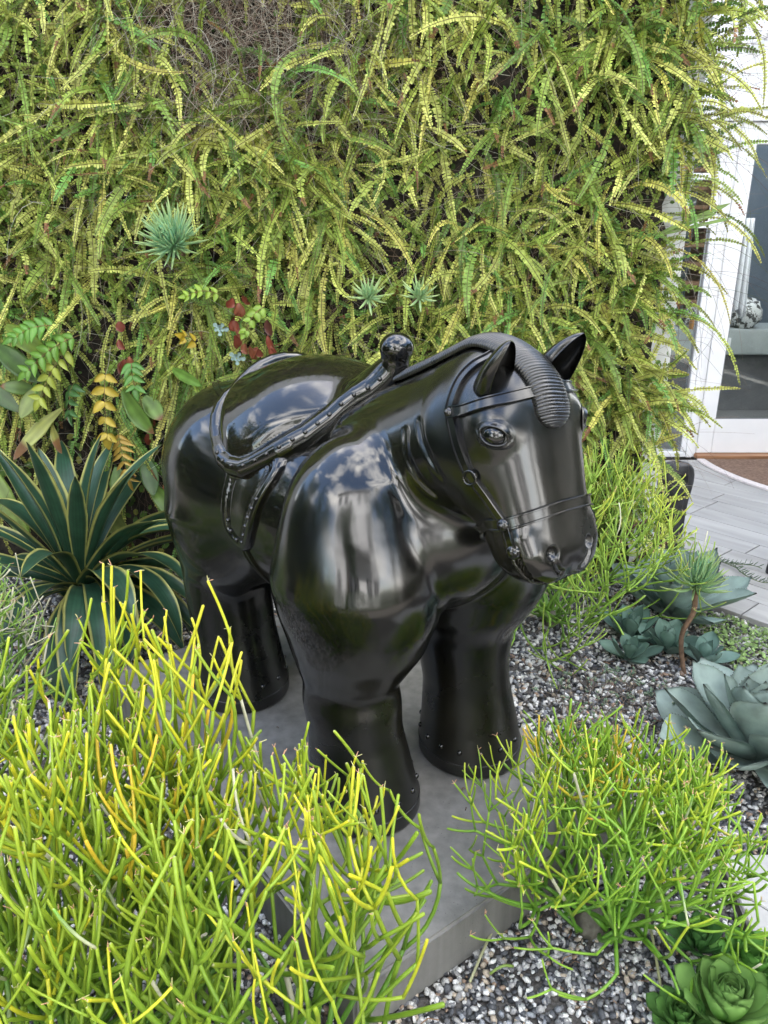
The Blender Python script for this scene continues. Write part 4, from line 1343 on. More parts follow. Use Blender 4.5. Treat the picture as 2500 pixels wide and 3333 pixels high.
# the 300 fronds lying outermost
for i in range(300):
    P, L = sample_frond(rs, 2)
    if i < 52:      # long fronds arching out past the end of the wall
        x = rs.uniform(WX - .12, WX + .02); z = rs.choice([rs.uniform(.6, 3.0), rs.uniform(1.5, 2.9)])
        x = rs.uniform(WX - .25, WX); d = np.array([rs.uniform(.5, 1.3), -rs.uniform(.1, .7), rs.uniform(.1, .9)])
        L = rs.uniform(.25, .50); P = frond_curve((x, WY - rs.uniform(.0, .25), z), d, L, rs.uniform(2.8, 5.0), 18, .9, rs)
    mb = MB()
    W = rs.uniform(.012, .019) * (.7 if i < 52 else 1)
    c = fern_color(rs, 1.1)  # outermost fronds painted brighter for contrast
    if i < 52 and rs.rand() < .5: c *= .6
    build_frond(mb, P, W, c, rs, int(L / .012), np.array([.28, .13, .06]) if rs.rand() < .15 else None)
    fwpart('fern_frond', mb, M_LEAF)

def strands(n, fn, name, seg=9):
    mb = MB()
    for i in range(n):
        P, r, c = fn(i)
        V, F = tube(P, np.linspace(r, r * .4, len(P)), 3, cap=False)
        mb.add(V, F, np.array(c))
    o = fwpart(name, mb, M_DRY); o['kind'] = 'stuff'
def dry_fn(i):
    wiry = i % 3 == 0
    if wiry:
        x = rs.normal(-.50, .33); z = rs.uniform(2.05, 2.75)
    else:
        x = rs.uniform(-2.1, WX); z = rs.uniform(.35, 2.9)
    y = WY - rs.uniform(.04, .22)
    d = np.array([rs.normal(0, 1.0), -rs.uniform(0, .45), rs.uniform(-1.1, .6)])
    P = frond_curve((x, y, z), d, rs.uniform(.12, .42), rs.uniform(0, 7), 8, 3.5, rs)
    P[:, 1] = np.minimum(P[:, 1], WY - .05)
    c = np.array([[.38, .33, .26], [.22, .15, .11], [.55, .52, .44], [.13, .08, .06]])[rs.choice(4, p=[.35, .3, .15, .2])] * rs.uniform(.8, 1.2)
    return P, rs.uniform(.0007, .0013), c
strands(5200, dry_fn, 'dry_stems')
def wisp_fn(i):
    z = rs.uniform(.75, 2.9) if i % 2 else rs.normal(2.25, .25)
    d = np.array([rs.uniform(.6, 1.5), rs.uniform(-.5, .3), rs.uniform(-.5, .9)])
    P = frond_curve((WX - rs.uniform(0, .2), WY - rs.uniform(-.2, .25), z), d, rs.uniform(.25, .75), rs.uniform(.5, 3.5), 10, 1.6, rs)
    c = np.array([[.20, .15, .12], [.12, .14, .07], [.10, .06, .05]])[rs.choice(3)]
    return P, rs.uniform(.0007, .0013), c
strands(150, wisp_fn, 'wispy_stems')
# small clover-like leaves filling the dark gaps
mb = MB()
def oval(c, r, nrm, up, col, k=6, asp=.75):
    nrm = nrm / np.linalg.norm(nrm); a = up - nrm * (up @ nrm); a /= np.linalg.norm(a) + 1e-9; b = np.cross(nrm, a)
    an = np.arange(k) * 2 * PI / k
    V = c + (np.cos(an)[:, None] * a + np.sin(an)[:, None] * b * asp) * r + nrm * (np.cos(2 * an)[:, None] * r * .12)
    return V, np.array([[0, 1, 2, 3], [0, 3, 4, 5]]), col
for i in range(3200):
    x = rs.uniform(-2.1, WX); z = rs.uniform(.15, 2.9)
    low = z < lower_edge(x) + .1
    col = np.array([.10, .19, .035]) * rs.uniform(.5, 1.5) if rs.rand() < .8 else np.array([.32, .33, .07])
    V, F, c = oval(np.array([x, WY - rs.uniform(.06, .13), z]), rs.uniform(.008, .016) * (1.5 if low else 1), np.array([rs.normal(0, .6), -1, rs.normal(.3, .6)]), rs.normal(0, 1, 3), col)
    mb.add(V, F, c)
fwpart('small_leaves', mb, M_LEAF)['kind'] = 'stuff'

# ---------------------------------------------------------------- generic leaves
def leaf_grid(L, W, prof, cup=.2, thick=.004, nr=14, nc=9, bend=0.0, twist=0.0, wave=0.0, edge=None, body=(.1, .2, .1), tip=None, tiplen=.1, ph=0.0, keel=0.0, base_z=0.0, curve_pow=1.0, streak=None, teeth=0):
    """closed leaf along +X, width along Y, upper face +Z; bend curls the blade down (negative) or up"""
    pw = np.array(prof)
    s = np.linspace(0, 1, nr) ** .9
    s = s / s[-1]
    w = np.interp(s, pw[:, 0], pw[:, 1]) * W
    ang = bend * s ** curve_pow
    ds = np.gradient(s) * L
    cx = np.concatenate([[0], np.cumsum(np.cos((ang[1:] + ang[:-1]) / 2) * np.diff(s) * L)])
    cz = np.concatenate([[0], np.cumsum(np.sin((ang[1:] + ang[:-1]) / 2) * np.diff(s) * L)])
    t = np.linspace(-1, 1, nc)
    Y = w[:, None] * t[None]
    up = cup * (np.abs(t) ** 2)[None] * w[:, None] + wave * np.sin(s[:, None] * 11 + ph + t[None] * 1.0) * w[:, None] * (np.abs(t)[None] ** 2)
    nx, nz_ = -np.sin(ang), np.cos(ang)
    tw = twist * s
    Yr = Y * np.cos(tw)[:, None]; upr = up + Y * np.sin(tw)[:, None]
    top = np.stack([cx[:, None] + nx[:, None] * upr, Yr, cz[:, None] + nz_[:, None] * upr], -1)
    th = thick * (1 - np.abs(t) ** 2.5)[None] * (1 - .8 * s[:, None]) * (1 + keel * (1 - np.abs(t))[None]) + .0004
    bot = top - np.stack([nx[:, None] * th, np.zeros_like(th), nz_[:, None] * th], -1)
    V = np.concatenate([top.reshape(-1, 3), bot.reshape(-1, 3)])
    n1 = nr * nc
    F1 = grid_faces(nr, nc)[:, ::-1]
    F2 = grid_faces(nr, nc) + n1
    rim = []
    for i in range(nr - 1):
        rim.append([i * nc, (i + 1) * nc, (i + 1) * nc + n1, i * nc + n1])
        rim.append([(i + 1) * nc + nc - 1, i * nc + nc - 1, i * nc + nc - 1 + n1, (i + 1) * nc + nc - 1 + n1])
    for j in range(nc - 1):
        rim.append([(nr - 1) * nc + j, (nr - 1) * nc + j + 1, (nr - 1) * nc + j + 1 + n1, (nr - 1) * nc + j + n1])
    C = np.tile(np.array(body, float), (nr, nc, 1))
    if streak is not None:
        C = C * (1 + .16 * np.sin(t * 19)[None, :, None])
    if edge is not None:
        ew, ec = edge
        m = np.clip((np.abs(t)[None] - (1 - ew)) / .05, 0, 1) * np.ones((nr, 1))
        C = C * (1 - m[..., None]) + np.array(ec) * m[..., None]
    if tip is not None:
        m = np.clip((s - (1 - tiplen)) / .04, 0, 1)[:, None, None]
        C = C * (1 - m) + np.array(tip) * m
    C = C.reshape(-1, 3)
    V_, F_, C_ = V, np.concatenate([F1, F2, np.array(rim)]), np.concatenate([C, C * .92])
    if teeth:
        for jj in (0, nc - 1):
            e = top[:, jj]
            for q in np.linspace(.25, .93, 17):
                p = np.array([np.interp(q, s, e[:, k]) for k in range(3)])
                d = np.array([np.interp(min(q + .03, 1), s, e[:, k]) for k in range(3)]) - p
                d /= np.linalg.norm(d) + 1e-9
                o = np.array([0, -1.0 if jj == 0 else 1.0, .15])
                h_ = L * .016
                tv = np.array([p - d * h_ * .45, p + d * h_ * .45, p + o * h_ + d * h_ * .5, p + o * h_ + d * h_ * .3])
                F_ = np.concatenate([F_, [[len(V_), len(V_) + 1, len(V_) + 2, len(V_) + 3]]])
                V_ = np.concatenate([V_, tv]); C_ = np.concatenate([C_, np.tile([.05, .03, .03], (4, 1))])
    return V_, F_, C_

def leaf_mesh(name, mat, **k):
    V, F, C = leaf_grid(**k)
    me = np_mesh(name, V, F, [mat], True, C)
    return me

def put_leaf(me, parent, loc, az, el, roll=0.0, scale=1.0, name='leaf'):
    """az: heading in the ground plane, el: upward tilt"""
    o = bpy.data.objects.new(name, me); COL.objects.link(o)
    o.parent = parent
    o.location = Vector(loc)
    M = Matrix.Rotation(az, 4, 'Z') @ Matrix.Rotation(-el, 4, 'Y') @ Matrix.Rotation(roll, 4, 'X')
    o.rotation_euler = M.to_euler()
    o.scale = (scale,) * 3 if np.isscalar(scale) else scale
    return o

# ---- blue agaves
AG_PROF = [(0, .45), (.15, .50), (.4, .80), (.6, 1.0), (.74, .94), (.85, .66), (.92, .34), (.955, .10), (1.0, .012)]
def agave(loc, label, n, L, W, col, seed, lean=(0, 0), el0=8, el1=82, name='blue_agave', group='blue-grey agaves beside the deck', scale_in=.55):
    rs = np.random.RandomState(seed)
    t = empty(name, loc, label, 'agave', group)
    vars_ = []
    for k in range(4):
        c = np.array(col) * rs.uniform(.88, 1.12)
        me = leaf_mesh('agave_leaf', M_AGAVE, L=L * rs.uniform(.92, 1.05), W=W * rs.uniform(.9, 1.08), prof=AG_PROF, cup=rs.uniform(.22, .42), thick=.018 * L / .3, nr=18, nc=11,
                       bend=rs.uniform(.1, .6), edge=(.035, np.array(col) * 1.35), body=c, tip=(.035, .022, .022), tiplen=.055, teeth=1, wave=.03, ph=rs.uniform(0, 6), curve_pow=1.4)
        vars_.append(me)
    for i in range(n):
        f = i / (n - 1)
        az = i * 2.39996 + rs.normal(0, .08)
        el = R(el0 + (el1 - el0) * f ** .9 + rs.normal(0, 3))
        s = (1.0 - (1 - scale_in) * f ** 1.5) * rs.uniform(.94, 1.05)
        el += (lean[0] * math.cos(az) + lean[1] * math.sin(az))
        r = L * .10 * (1 - f) + .004
        put_leaf(vars_[i % 4], t, (r * math.cos(az), r * math.sin(az), .01 + L * .16 * f), az, el, rs.normal(0, .12), s)
    return t
AGC = (.26, .35, .315)
agave((1.30, 3.08, .04), 'large blue-green agave beside the deck with broad spined leaves, behind the tall spiky succulent', 26, .35, .102, AGC, 3, el0=14)
agave((1.21, 2.10, .02), 'silvery blue agave at the right edge, above the right stick bush', 34, .36, .108, (.29, .37, .325), 8, el0=4)
agave((1.05, 2.90, .01), 'small dark green agave pup left of the agave beside the deck', 13, .17, .045, (.15, .25, .20), 5, el0=12)
agave((1.17, 2.80, .01), 'small agave pup with a lime young leaf, at the foot of the tall spiky succulent', 12, .15, .045, (.16, .26, .21), 6, el0=15)
agave((.99, 2.73, .01), 'lowest small dark agave pup next to the dry succulent', 10, .14, .042, (.14, .23, .18), 7, el0=5, el1=70)
agave((1.28, 2.70, .01), 'small agave pup wedged between the two large agaves', 10, .14, .043, (.16, .26, .22), 9, el0=12)

# ---- variegated agave at left
VP = [(0, .55), (.2, .6), (.45, .92), (.6, 1.0), (.8, .72), (.92, .38), (.98, .12), (1, .01)]
va = empty('variegated_agave', (-1.27, 2.92, .26), 'large dark green agave with yellow-edged curving leaves left of the horse', 'agave')
rs = np.random.RandomState(14)
vm = []
for k in range(10):
    vm.append(leaf_mesh('leaf', M_BROAD, L=.66 * rs.uniform(.85, 1.08), W=.050 * rs.uniform(.9, 1.12), prof=VP, cup=rs.uniform(.12, .45), thick=.009, nr=22, nc=17, bend=-[.4, .8, 1.2, 1.6, 1.9, 2.2, .2, 1.0, 1.4, 1.7][k],
                        edge=(.17, (.48, .47, .14)), body=np.array((.030, .085, .048)) * rs.uniform(.85, 1.2), tip=(.06, .035, .02), tiplen=.02, wave=.05, ph=rs.uniform(0, 6), curve_pow=1.3, streak=1))
spec_ = []
for i in range(38):
    f = i / 37
    az = i * 2.39996
    el = 5 + 75 * f ** .8
    k = int(np.clip((1 - f) * 5 + rs.uniform(-1, 1), 0, 5))
    spec_.append((az, el, k))
for az, el, k in spec_:
    if k == 0 and rs.rand() < .5: k = 6
    put_leaf(vm[k], va, (.03 * math.cos(az), .03 * math.sin(az), -.02 + el * .0008), az, R(el + rs.normal(0, 4)), rs.normal(0, .25), rs.uniform(.85, 1.05))
# leaves sweeping right in front of the horse's hind quarters
for az, el, k, s in ((-.15, 48, 3, 1.1), (-.45, 42, 4, 1.1), (.15, 40, 2, 1.15), (-.75, 40, 5, 1.1), (-1.0, 30, 4, 1.1), (-.3, 22, 3, 1.0), (.35, 55, 3, 1.1), (-1.35, 25, 4, 1.05)):
    put_leaf(vm[k], va, (.02, 0, 0), az, R(el), rs.normal(0, .2), s)
V, F = tube(np.array([[0, 0, -.26], [0, 0, -.1], [0, 0, .02]]), .05, 10)
link('stem', np_mesh('stem', V, F, [M_BARK], True, np.tile([.10, .07, .05], (len(V), 1))), va)

# ---- green rosette succulent at lower right
AE = [(0, .28), (.3, .48), (.6, .85), (.78, 1.0), (.88, .86), (.94, .52), (.97, .2), (1, .02)]
def rosette(loc, label, n, L, W, col, seed, cat='succulent', group=None, name='green_rosette', el0=5, el1=80, mat=None, prof=AE, thick=.006, cup=.25, parent=None, bend=.5, edge=None, off=.16):
    rs = np.random.RandomState(seed)
    t = empty(name, loc, label, cat, group)
    ms_ = [leaf_mesh('leaf', mat or M_SUCC, L=L * rs.uniform(.95, 1.05), W=W, prof=prof, cup=cup, thick=thick, nr=11, nc=7, bend=bend * rs.uniform(.8, 1.2), body=np.array(col) * rs.uniform(.85, 1.15), edge=edge) for _ in range(3)]
    for i in range(n):
        f = i / (n - 1)
        az = i * 2.39996 + rs.normal(0, .05)
        put_leaf(ms_[i % 3], t, (0.08 * L * math.cos(az), .08 * L * math.sin(az), L * off * f * 2), az, R(el0 + (el1 - el0) * f ** .8), rs.normal(0, .06), (1 - .55 * f ** 1.3))
    return t
rosette((.74, 1.20, .04), 'large bright green rosette succulent at the bottom right corner, frontmost', 46, .125, .036, (.24, .43, .11), 31, el0=12, bend=.75, cup=.32, edge=(.07, (.13, .26, .06)), group='green rosettes at lower right')
rosette((.84, 1.30, .04), 'darker green rosette behind the frontmost one, beside the path edge', 40, .10, .027, (.13, .31, .06), 32, el0=8, el1=75, group='green rosettes at lower right')
rosette((.64, 1.19, .02), 'small green rosette tucked left of the large bottom right rosette', 30, .085, .024, (.10, .23, .05), 33, group='green rosettes at lower right')
rosette((.74, 1.36, .05), 'small green rosette with narrow leaves above the large bottom right rosette', 30, .09, .018, (.09, .23, .06), 34, group='green rosettes at lower right')

# ---- spiky blue-green rosettes on the wall and on a stalk
def spiky(loc, axis, label, n, L, seed, col=(.25, .52, .34), col2=(.42, .56, .22), W=.0050, group='spiky blue-green succulents on the wall', stem=None, cat='succulent', low=.0):
    rs = np.random.RandomState(seed)
    t = empty('spiky_succulent', loc, label, cat, group)
    axis = np.array(axis, float); axis /= np.linalg.norm(axis)
    q = Vector(axis).to_track_quat('Z', 'Y')
    shared = []
    for k in range(6):
        V = []; cc = np.array(col) * (1 - k / 8) + np.array(col2) * (k / 8)
        P = np.array([[s * L, 0, (.35 + .12 * k) * L * (s ** 2) * .8] for s in np.linspace(0, 1, 7)])
        V, F = tube(P, np.array([.5, .9, 1, 1, .95, .7, .25]) * W, 6)
        C = np.tile(cc, (len(V), 1)); C[-14:] = C[-14:] * .5 + np.array([.45, .50, .15]) * .5
        shared.append(np_mesh('leaf', V, F, [M_SUCC], True, C))
    for i in range(n):
        f = i / (n - 1)
        az = i * 2.39996
        el = R(-25 + 105 * f ** .85 + rs.normal(0, 5))
        o = bpy.data.objects.new('leaf', shared[min(5, int((1 - f) * 4 + rs.uniform(0, 2)))]); COL.objects.link(o); o.parent = t
        M = q.to_matrix().to_4x4() @ Matrix.Rotation(az, 4, 'Z') @ Matrix.Rotation(-el, 4, 'Y')
        o.rotation_euler = M.to_euler(); o.scale = (rs.uniform(.8, 1.08) * (1 - .15 * f),) * 3
        o.location = Vector(axis * (low * f))
    if stem is not None:
        P = catmull(stem, 12)
        V, F = tube(P, np.linspace(.011, .009, 12) if low > .04 else .005, 8)
        link('stem', np_mesh('stem', V, F, [M_BARK], True, np.tile([.22, .14, .09], (len(V), 1)) * np.random.RandomState(1).uniform(.7, 1.2, (len(V), 1))), t)
    return t
spiky((-.84, WY - .38, 1.61), (.0, -.9, .55), 'large spiky blue-green rosette on the fern wall, left of the saddle', 150, .13, 41, W=.0058, stem=[(0, 0, 0), (.02, .1, -.05), (-.05, .26, -.05)])
spiky((-.063, WY - .36, 1.40), (.05, -.85, .5), 'smaller spiky rosette on the fern wall, left one of the two above the saddle horn', 46, .088, 42, (.36, .62, .36), (.58, .66, .25), .0052, stem=[(0, 0, 0), (.0, .1, -.06), (.02, .2, -.1)])
spiky((.145, WY - .36, 1.40), (-.05, -.8, .6), 'smaller spiky rosette on the fern wall, right one of the two above the saddle horn', 38, .080, 43, (.36, .62, .36), (.58, .66, .25), .0052, stem=[(0, 0, 0), (-.05, .05, -.04), (-.09, .12, -.06)])
spiky((-1.74, WY - .34, 1.77), (-.1, -.8, .6), 'small yellow-green spiky rosette at the left edge of the fern wall', 34, .075, 44, (.36, .48, .18), (.50, .54, .14), .0040, stem=[(0, 0, 0), (0, .15, -.04)])
spiky((1.185, 2.66, .375), (.0, -.35, .95), 'spiky green rosette on a bare brown stalk between the agaves', 100, .125, 45, (.20, .42, .26), (.42, .48, .12), .0040, 'x', stem=[(0, 0, 0), (.008, 0, -.10), (-.02, .01, -.2), (-.012, 0, -.30), (.01, -.02, -.40)], low=.05)
bpy.data.objects['spiky_succulent.004']['group'] = 'spiky succulent on a stalk'

# two tiny pale rosettes
for k, (x, z, lb) in enumerate(((-.72, 1.235, 'tiny pale blue rosette on the wall, upper of the two left of the saddle'), (-.655, 1.115, 'tiny pale blue rosette on the wall, lower of the two left of the saddle'))):
    t = rosette((x * .95, WY - .34, z + .03), lb, 9, .036, .010, (.33, .45, .42), 50 + k, 'succulent', 'tiny pale rosettes on the wall', 'pale_rosette', 0, 50, thick=.004)
    t.rotation_euler = (R(75), 0, R(10))

# ---- broad strap leaves and holly-like pinnate leaves low on the wall at left
def wpos(px, py, Y):
    """point on the plane y = Y seen at that place of the photograph (used to set out the plants on the wall)"""
    x = (px - 1250) / 2510.; y = -(py - 1666.5) / 2510.
    d = np.array([x, math.cos(PITCH) + y * math.sin(PITCH), -math.sin(PITCH) + y * math.cos(PITCH)])
    return np.array([0, 0, CAM_H]) + d * (Y / d[1])
def orient(o, p, d, nrm):
    """leaf X along d, leaf Z near nrm"""
    d = Vector(d).normalized(); z = Vector(nrm); z = (z - d * z.dot(d)).normalized(); y = z.cross(d)
    o.matrix_local = Matrix(((d.x, y.x, z.x, p[0]), (d.y, y.y, z.y, p[1]), (d.z, y.z, z.z, p[2]), (0, 0, 0, 1)))
BL = [(0, .25), (.15, .6), (.4, 1.0), (.65, .95), (.85, .6), (.95, .28), (1, .02)]
bw = empty('broadleaf_plant', tuple(wpos(90, 1450, 3.4)), 'broad strap-leaved plant with browning tips at the left foot of the fern wall', 'plant')
rs = np.random.RandomState(60)
base = np.array(bw.location)
for (x0, y0, x1, y1, W, col, brown) in ((20, 1060, 120, 1140, .055, (.20, .29, .04), 0), (-20, 1120, 100, 1230, .06, (.07, .13, .03), 0), (-60, 1240, 60, 1330, .05, (.06, .12, .03), .1),
        (200, 1330, 20, 1470, .050, (.42, .45, .14), .3), (120, 1270, 10, 1250, .04, (.12, .2, .05), .15), (470, 1290, 520, 1360, .05, (.16, .26, .06), .18), (400, 1270, 470, 1410, .055, (.14, .25, .05), .15),
        (380, 1520, 400, 1640, .055, (.13, .22, .05), .06), (300, 1560, 400, 1780, .060, (.32, .38, .10), .15), (480, 1560, 580, 1700, .045, (.15, .26, .05), 0), (500, 1600, 620, 1820, .050, (.20, .30, .07), .12),
        (170, 1380, 180, 1470, .03, (.30, .30, .08), .5), (140, 1250, 60, 1350, .05, (.22, .28, .07), 0), (470, 1480, 500, 1600, .05, (.08, .15, .04), 0), (-40, 1500, 60, 1750, .055, (.20, .29, .06), 0), (560, 1200, 640, 1250, .03, (.15, .28, .05), 0),
        (330, 1740, 380, 1830, .03, (.16, .10, .05), .8), (560, 1700, 590, 1800, .025, (.30, .28, .10), .5)):
    a, b = wpos(x0, y0, 3.34 + rs.uniform(-.05, .05)), wpos(x1, y1, 3.18 + rs.uniform(-.05, .05))
    L = np.linalg.norm(b - a)
    me = leaf_mesh('leaf', M_BROAD, L=L * 1.04, W=W * .8, prof=BL, cup=rs.uniform(-.1, .3), thick=.0015, nr=12, nc=9, bend=-rs.uniform(.2, .6), body=col, tip=(.20, .10, .04) if brown else None, tiplen=brown or .1, wave=.08, ph=rs.uniform(0, 6), streak=1)
    o = bpy.data.objects.new('leaf', me); COL.objects.link(o); o.parent = bw
    orient(o, a - base, b - a, (rs.normal(0, .3), -1, .5))
HL = [(0, .12), (.12, .75), (.22, .92), (.27, 1.0), (.34, .88), (.44, .95), (.52, .72), (.62, .74), (.70, .48), (.80, .42), (.87, .18), (1, .01)]
def pinnate(x0, y0, x1, y1, n, col, label, Y=3.22, ll=.066, lw=.0165, brown=False, seed=0):
    rs = np.random.RandomState(seed + 70)
    a, b = wpos(x0, y0, Y), wpos(x1, y1, Y - .06)
    t = empty('holly_leaved_spray', tuple(a), label, 'leaf spray', 'holly-like leaf sprays low on the wall')
    d = b - a; L = np.linalg.norm(d); d /= L
    P = np.array([a + d * L * s + np.array([0, -.02 * math.sin(PI * s), .02 * math.sin(PI * s)]) for s in np.linspace(0, 1, 9)]) - a
    V, F = tube(P, .0016, 5)
    link('stalk', np_mesh('stalk', V, F, [M_DRY], True, np.tile([.20, .14, .06], (len(V), 1))), t)
    nrm = np.array([rs.normal(0, .2), -1, .45]); nrm -= d * (nrm @ d); nrm /= np.linalg.norm(nrm); sd = np.cross(nrm, d)
    mes = [leaf_mesh('leaflet', M_BROAD, L=ll, W=lw, prof=HL, cup=.35, thick=.001, nr=12, nc=5, bend=-rs.uniform(.3, .9), body=np.array(col) * rs.uniform(.85, 1.15), edge=(.1, np.array(col) * .8), tip=(.2, .08, .03) if brown else None, tiplen=.12) for _ in range(3)]
    for i in range(n):
        s = .12 + .85 * i / (n - 1)
        p = np.array([np.interp(s, np.linspace(0, 1, 9), P[:, k]) for k in range(3)])
        for sg in (1, -1):
            o = bpy.data.objects.new('leaflet', mes[rs.randint(3)]); COL.objects.link(o); o.parent = t
            orient(o, p, sd * sg + d * rs.uniform(.45, 1.0) + nrm * rs.uniform(-.1, .3), nrm + rs.normal(0, .15, 3))
            k = rs.uniform(.85, 1.1) * (1.05 - .35 * abs(s - .4)); o.scale = (k, k, k)
    o = bpy.data.objects.new('leaflet', mes[0]); COL.objects.link(o); o.parent = t; orient(o, P[-1], d, nrm)
pinnate(190, 1060, 50, 1100, 6, (.13, .30, .04), 'fresh green holly-like spray at the far left, topmost', seed=1)
pinnate(260, 1090, 90, 1210, 7, (.16, .33, .045), 'green holly-like spray below the topmost one at the far left', seed=2)
pinnate(230, 1130, 130, 1300, 6, (.36, .42, .06), 'yellow-green holly-like spray left of the yellow one', seed=3)
pinnate(345, 1200, 350, 1420, 5, (.50, .38, .05), 'bright yellow holly-like spray hanging beside the rump', brown=True, seed=4, ll=.07, lw=.020)
pinnate(385, 1400, 420, 1560, 7, (.48, .32, .06), 'orange-yellow spray of narrow leaflets hanging lowest, beside the rump', seed=5, lw=.010)
pinnate(720, 960, 610, 965, 5, (.28, .42, .04), 'lime spray lying sideways above the tiny pale rosettes', seed=6, lw=.012, ll=.04)
pinnate(430, 1180, 440, 1260, 4, (.10, .25, .04), 'small dark green spray between the yellow spray and the rump', seed=7)
pinnate(860, 1000, 800, 1080, 4, (.26, .40, .05), 'lime spray above the saddle among reddish leaves', seed=8, ll=.04)
pinnate(240, 1250, 230, 1340, 4, (.05, .13, .03), 'dark green spray in shade at left', seed=9)
pinnate(640, 1120, 600, 1100, 2, (.50, .36, .03), 'small golden yellow leaves near the tiny pale rosettes', seed=10, ll=.05, lw=.018)
rl = empty('red_leaf_creeper', tuple(wpos(840, 1050, 3.4)), 'creeper with dull red and brown leaves above the saddle', 'creeper')
base = np.array(rl.location)
for i in range(26):
    if i < 16: a = wpos(rs.uniform(740, 900), rs.uniform(960, 1140), 3.24)
    elif i < 21: a = wpos(rs.uniform(380, 430), rs.uniform(1030, 1180), 3.26)
    else: a = wpos(rs.uniform(430, 560), rs.uniform(1350, 1600), 3.3)
    me = leaf_mesh('leaf', M_BROAD, L=rs.uniform(.045, .075), W=rs.uniform(.014, .026), prof=BL, cup=rs.uniform(.1, .7), thick=.001, nr=8, nc=7, bend=-rs.uniform(.3, 1.4), body=np.array([(.25, .06, .035), (.16, .055, .04), (.30, .10, .05)][rs.randint(3)]) * rs.uniform(.7, 1.2), wave=.15)
    o = bpy.data.objects.new('leaf', me); COL.objects.link(o); o.parent = rl
    orient(o, a - base, (rs.normal(0, .5), -.2, -1), (rs.normal(0, .5), -1, rs.normal(.2, .5)))

# staghorn-like broad leaf sticking out at the right end of the wall
sg_ = empty('antler_fern', tuple(wpos(2180, 740, 3.5)), 'pale green antler-shaped fern leaf sticking out past the end of the fern wall', 'fern')
for (x0, y0, x1, y1, W) in ((2150, 760, 2380, 655, .011), (2150, 765, 2395, 700, .008), (2170, 750, 2330, 690, .014)):
    a, b = wpos(x0, y0, 3.5), wpos(x1, y1, 3.42)
    me = leaf_mesh('leaf', M_BROAD, L=np.linalg.norm(b - a), W=W, prof=[(0, .5), (.3, 1), (.7, .8), (.85, .9), (.93, .5), (1, .05)], cup=.3, thick=.001, bend=-.2, body=(.26, .40, .10), streak=1)
    o = bpy.data.objects.new('leaf', me); COL.objects.link(o); o.parent = sg_
    orient(o, a - np.array(sg_.location), b - a, (0, -1, .4))

